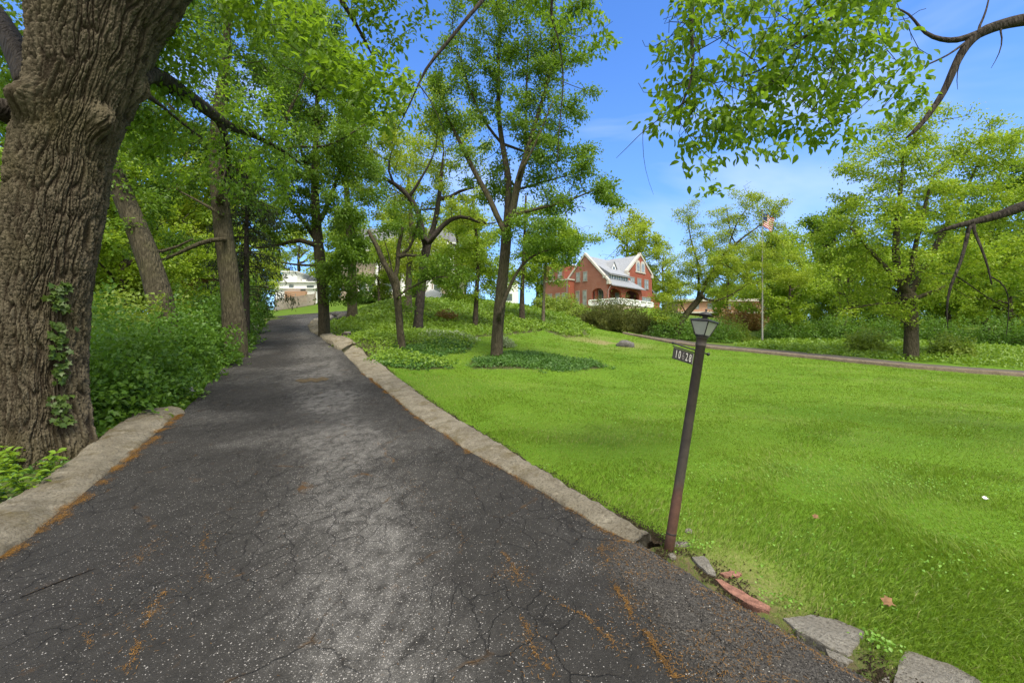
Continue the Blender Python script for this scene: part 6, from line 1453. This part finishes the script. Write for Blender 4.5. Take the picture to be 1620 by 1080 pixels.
# right cross gable
GU0, GU1, GA = 7.6, 16.5, 12.05
gab = hp_('gable_wall', M['brick'], lambda m: (m.prism([(GU0, .8, 3.0), (GU1, .8, 3.0), (GU1, .8, 6.1), (GU1 - .35, .8, 6.1), (GA, .8, 9.35), (GU0 + .35, .8, 5.75), (GU0, .8, 5.75)], (0, .35, 0)), m.prism([(11.3, .8, zb0), (GU1, .8, zb0), (GU1, .8, 3.0), (11.3, .8, 3.0)], (0, .35, 0))))
hp_('gable_side', M['brick'], lambda m: m.prism([(GU1 - .35, 1.15, zb0), (GU1 - .35, 9, zb0), (GU1 - .35, 9, 5.9), (GU1 - .35, 1.15, 5.9)], (.35, 0, 0)))
hp_('coping', M['limestone'], lambda m: (m.prism([(GU0 - .2, .68, 5.7), (GU0 - .2, .68, 6.15), (GA, .68, 9.8), (GA, .68, 9.4)], (0, .6, 0)), m.prism([(GA, .68, 9.4), (GA, .68, 9.8), (GU1 + .2, .68, 6.45), (GU1 + .2, .68, 6.0)], (0, .6, 0)), m.box((GU0 + .1, .95, 5.6), (.8, .62, .5)), m.box((GU1 - .1, .95, 5.9), (.8, .62, .5)), m.box((GA, .95, 9.75), (.4, .5, .35))))
for a in (11.2, 12.95):
    fr = hp_('window', M['limestone'], lambda m, a=a: (m.prism([(q, .72, z) for q, z in arch_pts(a - .78, a + .78, 7.5, 8.45)] + [(a + .78, .72, 6.35), (a - .78, .72, 6.35)], (0, .07, 0)), m.box((a, .74, 6.25), (1.8, .14, .2))), gab)
    hp_('pane', M['glass_pale'], lambda m, a=a: m.prism([(q, .70, z) for q, z in arch_pts(a - .5, a + .5, 7.4, 8.0)] + [(a + .5, .70, 6.45), (a - .5, .70, 6.45)], (0, .02, 0)), fr)
for a, b_ in ((8.6, 9.9), (11.0, 12.3), (13.6, 15.0)): win_u(a, b_, 3.5, 5.0, .8, gab, 2)
win_u(12.2, 15.9, -.1, 1.7, .8, gab, 5)
# roofs
def slab_roof(m, pts, th=.16):
    p = [np.array(q, float) for q in pts]; nn = np.cross(p[1] - p[0], p[2] - p[0]); nn /= np.linalg.norm(nn)
    if nn[2] < 0: nn = -nn
    m.prism(p, nn * th)
roof = hp_('roof', M['slate'], lambda m: (slab_roof(m, [(.37, .78, eave(.78)), (9.0, .78, eave(.78)), (12.0, 4.5, 8.2), (.37, 4.5, 8.2)]),
                                    slab_roof(m, [(.37, -.55, eave(-.55)), (11.5, -.55, eave(-.55)), (8.4, .75, eave(.75)), (.37, .75, eave(.75))]),
                                    slab_roof(m, [(.37, 4.5, 8.2), (12, 4.5, 8.2), (12, 9.3, 3.2), (.37, 9.3, 3.2)])))
hp_('roof', M['slate'], lambda m: (slab_roof(m, [(GU0 - .1, 1.3, 5.75), (GA, 1.3, 9.35), (GA, 9, 9.35), (GU0 - .1, 9, 5.75)]), slab_roof(m, [(GU1 + .2, 1.3, 5.95), (GA, 1.3, 9.35), (GA, 9, 9.35), (GU1 + .2, 9, 5.95)])))
dm = hp_('shed_dormer', M['slate'], lambda m: (slab_roof(m, [(.9, .1, 4.80), (7.4, .1, 4.80), (7.4, 2.9, 6.6), (.9, 2.9, 6.6)]), m.prism([(1.0, .45, 3.8), (1.0, .45, 4.95), (1.0, 2.2, 6.05)], (.12, 0, 0)), m.prism([(7.1, .45, 3.8), (7.1, .45, 4.95), (7.1, 2.2, 6.05)], (.12, 0, 0))))
hp_('fascia', M['gutter'], lambda m: m.box((4.15, .07, 4.76), (6.5, .10, .16)), dm)
hp_('window_band', M['white'], lambda m: (m.box((4.1, .5, 3.93), (6.1, .1, .12)), m.box((4.1, .5, 4.85), (6.1, .1, .12)), [m.box((1.12 + i * .745, .5, 4.4), (.13, .11, .85)) for i in range(9)]), dm)
hp_('pane', M['glass_pale'], lambda m: m.box((4.1, .53, 4.4), (6.0, .04, .85)), dm)
sd2 = hp_('gable_dormer', M['slate'], lambda m: (slab_roof(m, [(4.35, 2.0, 6.3), (5.3, 2.0, 7.6), (5.3, 3.95, 7.6), (4.35, 2.75, 6.3)], .1), slab_roof(m, [(6.25, 2.0, 6.3), (5.3, 2.0, 7.6), (5.3, 3.95, 7.6), (6.25, 2.75, 6.3)], .1)))
hp_('dormer_front', M['white'], lambda m: m.prism([(4.6, 2.15, 5.6), (6.0, 2.15, 5.6), (6.0, 2.15, 6.5), (5.3, 2.15, 7.45), (4.6, 2.15, 6.5)], (0, .1, 0)), sd2)
hp_('pane', M['glass'], lambda m: m.box((5.3, 2.12, 6.3), (.6, .04, .8)), sd2)
hp_('gutter', M['gutter'], lambda m: (m.box((5.95, -.62, eave(-.55) + .02), (11.2, .14, .14)), m.tube(np.array([(.15, -.5, 2.7), (.1, -.25, 2.2), (.0, -.12, 1.9), (.0, -.12, -.6)]), np.array([.06] * 4), 8)))
# left end: low flat wing with coping, and the windows of the end wall
lw = hp_('left_wing', M['brick'], lambda m: (m.box((-.8, 9.6, 1.0), (1.6, 5.6, 6.4)), m.box((2.0, 11.5, 2.6), (4.0, 5.0, 9.6))))
hp_('coping', M['limestone'], lambda m: (m.box((-.8, 9.6, 4.3), (1.9, 5.9, .22)), m.box((2.0, 11.5, 7.5), (4.2, 5.2, .22))), lw)
for v0 in (7.4, 8.8, 10.6): win_v(v0, v0 + .8, .2, 1.9, -1.6, lw)
for v0 in (4.2, 5.7): win_v(v0, v0 + .7, -.1, 2.2, 0, wall); win_v(v0 - .1, v0 + .6, 4.0, 5.4, 0, wall)
win_v(9.6, 10.4, 5.0, 6.6, 0, lw); win_v(11.6, 12.4, 5.0, 6.6, 0, lw)
hp_('downpipe', M['gutter'], lambda m: m.tube(np.array([(-1.68, 7.1, 4.1), (-1.68, 7.1, -1)]), np.array([.07, .07]), 8))
# lean-to at the right
lt = hp_('lean_to', M['brick'], lambda m: m.prism([(GU1, 1.6, zb0), (21.2, 1.6, zb0), (21.2, 1.6, 1.3), (GU1, 1.6, 4.1)], (0, 5, 0)))
hp_('lean_to_roof', M['slate'], lambda m: slab_roof(m, [(GU1 + .02, 1.4, 4.15), (21.5, 1.4, 1.25), (21.5, 6.8, 1.25), (GU1 + .02, 6.8, 4.15)], .14), lt)
# terrace with white balustrade
tu0, tv0 = -1.43, -2.8
ter = hp_('terrace', M['beige'], lambda m: (m.prism([(tu0, tv0, -2.6), (9.7, tv0, -2.6), (9.7, -.02, -2.6), (-.02, -.02, -2.6), (-.02, 2.4, -2.6), (tu0, 2.4, -2.6)], (0, 0, 2.05))))
hp_('basement_window', M['glass'], lambda m: m.box((tu0 - .02, 1.2, -1.4), (.05, .7, 1.0)), ter)
def balus(m):
    for a, b_ in (((tu0, tv0), (9.7, tv0)), ((tu0, tv0), (tu0, 2.4))):
        a = np.array(a); b_ = np.array(b_); L_ = np.linalg.norm(b_ - a); d = (b_ - a) / L_; c = (a + b_) / 2
        sx, sy = (L_ + .3, .3) if d[0] > .5 else (.3, L_ + .3)
        m.box((*c, .38), (sx, sy, .16)); m.box((*c, -.48), (sx, sy, .14))
        k = int(L_ / .2); npan = max(1, round(L_ / 2.2))
        for i in range(npan + 1):
            q = a + d * L_ * i / npan; m.box((*q, -.05), (.46, .46, .80))
        for i in range(k):
            q = a + d * (i + .5) * L_ / k
            m.lathe([(.05, -.41), (.08, -.2), (.045, .05), (.06, .30)], 6, (*q, 0))
hp_('balustrade', M['white'], balus, ter)

# ------------------------------------------------------------------ house with white columns, behind the mound
Yh = 64.0
def hb(px, py, Y=Yh): return P(px, py, Y)
c0 = hb(622, 470); c0[2] = g1(c0[0], c0[1])
K = tag(empty('columned_house', c0), 'cream house with white two storey columns and grey roof behind the mound trees', 'house')
def kb(name, mat, f, parent=K):
    m = MB(); f(m); return m.build(name, mat, parent)
s_ = Yh / F
def X_(px): return (px - 622) * s_
def Z_(py): return EYE + (540 - py) * s_ - c0[2]
wk = kb('wall', M['cream'], lambda m: m.box((X_(630), 4.5, (Z_(393) - 2) / 2), (X_(725) - X_(535), 7, Z_(393) + 2)))
kb('entablature', M['white'], lambda m: (m.box((X_(630), .6, Z_(392)), (X_(722) - X_(545), 1.7, .9)), m.box((X_(630), .5, Z_(386)), (X_(724) - X_(541), 2.2, .25))))
kb('roof', M['slate_dark'], lambda m: m.prism([(X_(538), -.4, Z_(384)), (X_(728), -.4, Z_(384)), (X_(705), 3.5, Z_(352)), (X_(560), 3.5, Z_(352))], (0, 0, .01)) or m.prism([(X_(538), -.4, Z_(384)), (X_(538), 8, Z_(384)), (X_(560), 3.8, Z_(352)), (X_(560), 3.5, Z_(352))], (X_(728) - X_(560) - 2, 0, 0)))
for px in (556, 597, 637, 678, 714):
    kb('column', M['white'], lambda m, px=px: (m.lathe([(.46, Z_(468)), (.46, Z_(466)), (.40, Z_(465)), (.36, Z_(430)), (.33, Z_(400)), (.44, Z_(398)), (.46, Z_(396))], 16, (X_(px), .3, 0))))
kb('plinth', M['beige'], lambda m: m.box((X_(630), .4, Z_(470) - .6), (X_(724) - X_(540), 2.2, 1.3)))
for px in (570, 585, 612, 655, 690):
    fr = kb('window', M['white'], lambda m, px=px: (m.box((X_(px) - .55, .98, Z_(450)), (.12, .08, 2.3)), m.box((X_(px) + .55, .98, Z_(450)), (.12, .08, 2.3)), m.box((X_(px), .98, Z_(450) + 1.15), (1.2, .08, .12)), m.box((X_(px), .98, Z_(450) - 1.15), (1.2, .08, .12))), wk)
    kb('pane', M['glass'], lambda m, px=px: m.box((X_(px), .985, Z_(450)), (1.0, .04, 2.2)), fr)

# white house with a tower block, and its fence
Yw = 74.0; c1_ = P(468, 470, Yw); c1_[2] = g1(c1_[0], c1_[1])
Wt = tag(empty('white_house', c1_), 'white house with flat topped tower block and grey roof behind the wooden fence', 'house'); sw = Yw / F
def XW(px): return (px - 468) * sw
def ZW(py): return EYE + (540 - py) * sw - c1_[2]
def wb(name, mat, f, parent=Wt):
    m = MB(); f(m); return m.build(name, mat, parent)
def bxp(m, x0, x1, y0, y1, v0, v1): m.box(((XW(x0) + XW(x1)) / 2, (v0 + v1) / 2, (ZW(y0) + ZW(y1)) / 2), (XW(x1) - XW(x0), v1 - v0, ZW(y0) - ZW(y1)))
ww = wb('wall', M['white'], lambda m: (bxp(m, 436, 502, 447, 486, 0, 8), bxp(m, 446, 468, 430, 446.9, .3, 6)))
wb('cornice', M['white'], lambda m: (bxp(m, 444, 470, 428.5, 430, .0, 6.2), bxp(m, 435, 503, 445.4, 447, -.3, .28), bxp(m, 435, 503, 455.5, 457, -.25, -.01)))
wb('roof', M['slate_dark'], lambda m: m.prism([(XW(468), 2, ZW(445)), (XW(504), 2, ZW(445)), (XW(498), 5, ZW(431)), (XW(469), 5, ZW(431))], (0, .2, 0)))
wb('ground_floor', M['brick2'], lambda m: bxp(m, 453, 486, 461, 478, -.6, -.02))
for x0, x1, y0, y1 in ((458, 464, 450.5, 456), (486, 496, 452, 455.3), (476, 483, 457.5, 460)):
    fr = wb('window', M['gutter'], lambda m: bxp(m, x0 - .6, x1 + .6, y0 - .6, y1 + .6, -.06, -.008), ww); wb('pane', M['glass'], lambda m: bxp(m, x0, x1, y0, y1, -.09, -.062), fr)
dw = wb('dormer', M['white'], lambda m: (bxp(m, 470.5, 473, 440, 445, 1.7, 2.6), bxp(m, 473.6, 476, 440, 445, 1.7, 2.6)))
M['fence'] = m_plain('wood_weathered', (.25, .215, .175), .9, .15, .2, 3)
f0 = np.array([(434 - 810) * 57 / F, 57.0]); f1 = np.array([(498 - 810) * 59 / F, 59.0]); fc = (f0 + f1) / 2
Fn = tag(empty('wooden_fence', (fc[0], fc[1], g1(*fc))), 'weathered grey board fence across the end of the driveway', 'fence')
L_ = np.linalg.norm(f1 - f0); nb = int(L_ / .15); dd = (f1 - f0) / L_; an = math.atan2(dd[1], dd[0]); gb = g1(*fc)
def boards(m):
    for i in range(nb):
        q = f0 + dd * (i + .5) * .15; h = 1.42 + .05 * rng.random(); m.box((q[0] - fc[0], q[1] - fc[1], g1(*q) - gb + h / 2 + .05), (.138, .03, h), an)
m = MB(); boards(m); m.build('board_panel', M['fence'], Fn)
for i in range(3):
    q = f0 + dd * L_ * i / 2; m = MB(); m.box((q[0] - fc[0] + .02, q[1] - fc[1] + .08, g1(*q) - gb + .85), (.12, .12, 2.0), an); m.build('fence_post', M['fence'], Fn)

# white canopy, white garage, brown house, orange building
q = P(690, 478, 60); q[2] = g1(q[0], q[1]); s6 = 60 / F
Tn = tag(empty('white_canopy', q), 'white pyramid canopy roof on the crest of the mound', 'canopy')
zt_ = EYE + (540 - 457) * s6 - q[2]; ze = EYE + (540 - 474) * s6 - q[2]
m = MB(); w2 = 2.6
c = [(-w2, -w2, ze), (w2, -w2, ze), (w2, w2, ze), (-w2, w2, ze)]; b_ = len(m.V); m.V += c + [(-.5, 0, zt_), (-w2, -w2, ze - .22), (w2, -w2, ze - .22), (w2, w2, ze - .22), (-w2, w2, ze - .22)]
for i in range(4): m.X.append([i, (i + 1) % 4, 4]); m.X.append([5 + i, 5 + (i + 1) % 4, (i + 1) % 4, i])
m.build('roof', M['white'], Tn)
for sx in (-1, 1):
    for sy in (-1, 1): m = MB(); m.box((sx * (w2 - .1), sy * (w2 - .1), ze / 2 - .3), (.12, .12, ze + .2)); m.build('post', M['white'], Tn)
q = P(803, 478, 78); q[2] = g1(q[0], q[1]); s7 = 78 / F
Gr = tag(empty('white_garage', q), 'white building glimpsed behind the forked trunk between the trees', 'building')
zt_ = EYE + (540 - 446) * s7 - q[2]
m = MB(); m.box((0, 2, zt_ / 2 - .5), (3.6, 4, zt_ + 1)); gw = m.build('wall', M['white'], Gr)
m = MB(); m.prism([(-2.0, -.2, zt_), (2.0, -.2, zt_), (0, -.2, zt_ + 1.3)], (0, 4.4, 0)); m.build('roof', M['slate_dark'], Gr)
m = MB(); m.box((.3, -.02, zt_ * .45), (1.0, .05, 1.2)); m.build('window', M['glass'], gw)
q = on(300, 36); 
Bh = tag(empty('brown_house', q), 'low house with brown roof and orange wall glimpsed over the left shrubs', 'house'); s8 = 36 / F
def ZB(py): return EYE + (540 - py) * s8 - q[2]
m = MB(); m.box((.4, 2.5, ZB(442) / 2 - .5), (4.6, 5, ZB(442) + 1)); bw = m.build('wall', m_plain('orange_siding', (.42, .24, .10), .9, .2, .2, 3), Bh)
m = MB(); m.prism([(-2.6, -.5, ZB(443)), (3.3, -.5, ZB(443)), (3.0, 2.6, ZB(424)), (-2.2, 2.6, ZB(424))], (0, 0, .15)); m.prism([(-2.6, 5.5, ZB(443)), (3.3, 5.5, ZB(443)), (3.0, 2.6, ZB(424)), (-2.2, 2.6, ZB(424))], (0, 0, .15)); m.build('roof', m_plain('brown_shingle', (.17, .12, .09), .9, .2, .2, 5), Bh)
m = MB(); m.box((1.0, -.03, ZB(456)), (1.2, .06, .9)); m.build('window', M['glass'], bw)
q = on(1150, 92); s9 = 92 / F
Ob = tag(empty('orange_building', q), 'low orange brick building with pale eaves behind the flagpole', 'building')
def ZO(py): return EYE + (540 - py) * s9 - q[2]
def XO(px): return (px - 1150) * s9
m = MB(); m.box((0, 4, ZO(477) / 2 - 1), (XO(1235) - XO(1080), 8, ZO(477) + 2)); ow = m.build('wall', M['brick2'], Ob)
m = MB(); m.box((0, 3.7, ZO(475)), (XO(1238) - XO(1077), 9, .45)); m.build('eaves', M['limestone'], Ob)
m = MB(); m.box((0, -1.0, ZO(495)), (XO(1236) - XO(1080), 1.9, .3)); m.build('canopy_ledge', M['limestone'], Ob)
for px in (1100, 1125, 1150, 1175, 1212):
    m = MB(); m.box((XO(px), -.02, ZO(484)), (1.5, .06, 1.2)); m.build('window', M['glass_pale'], ow)
# white car shape glimpsed left of the hedge is a pale concrete pad
pad = np.array([hit(*p)[:2] for p in [(146, 516), (170, 516), (178, 527), (146, 528)]])
V = np.column_stack([pad, gz(pad[:, 0], pad[:, 1]) + .02]); tag(link('path', mesh_np('path', V, [np.array([[0, 1, 2, 3]])]), M['limestone']), kind='structure')
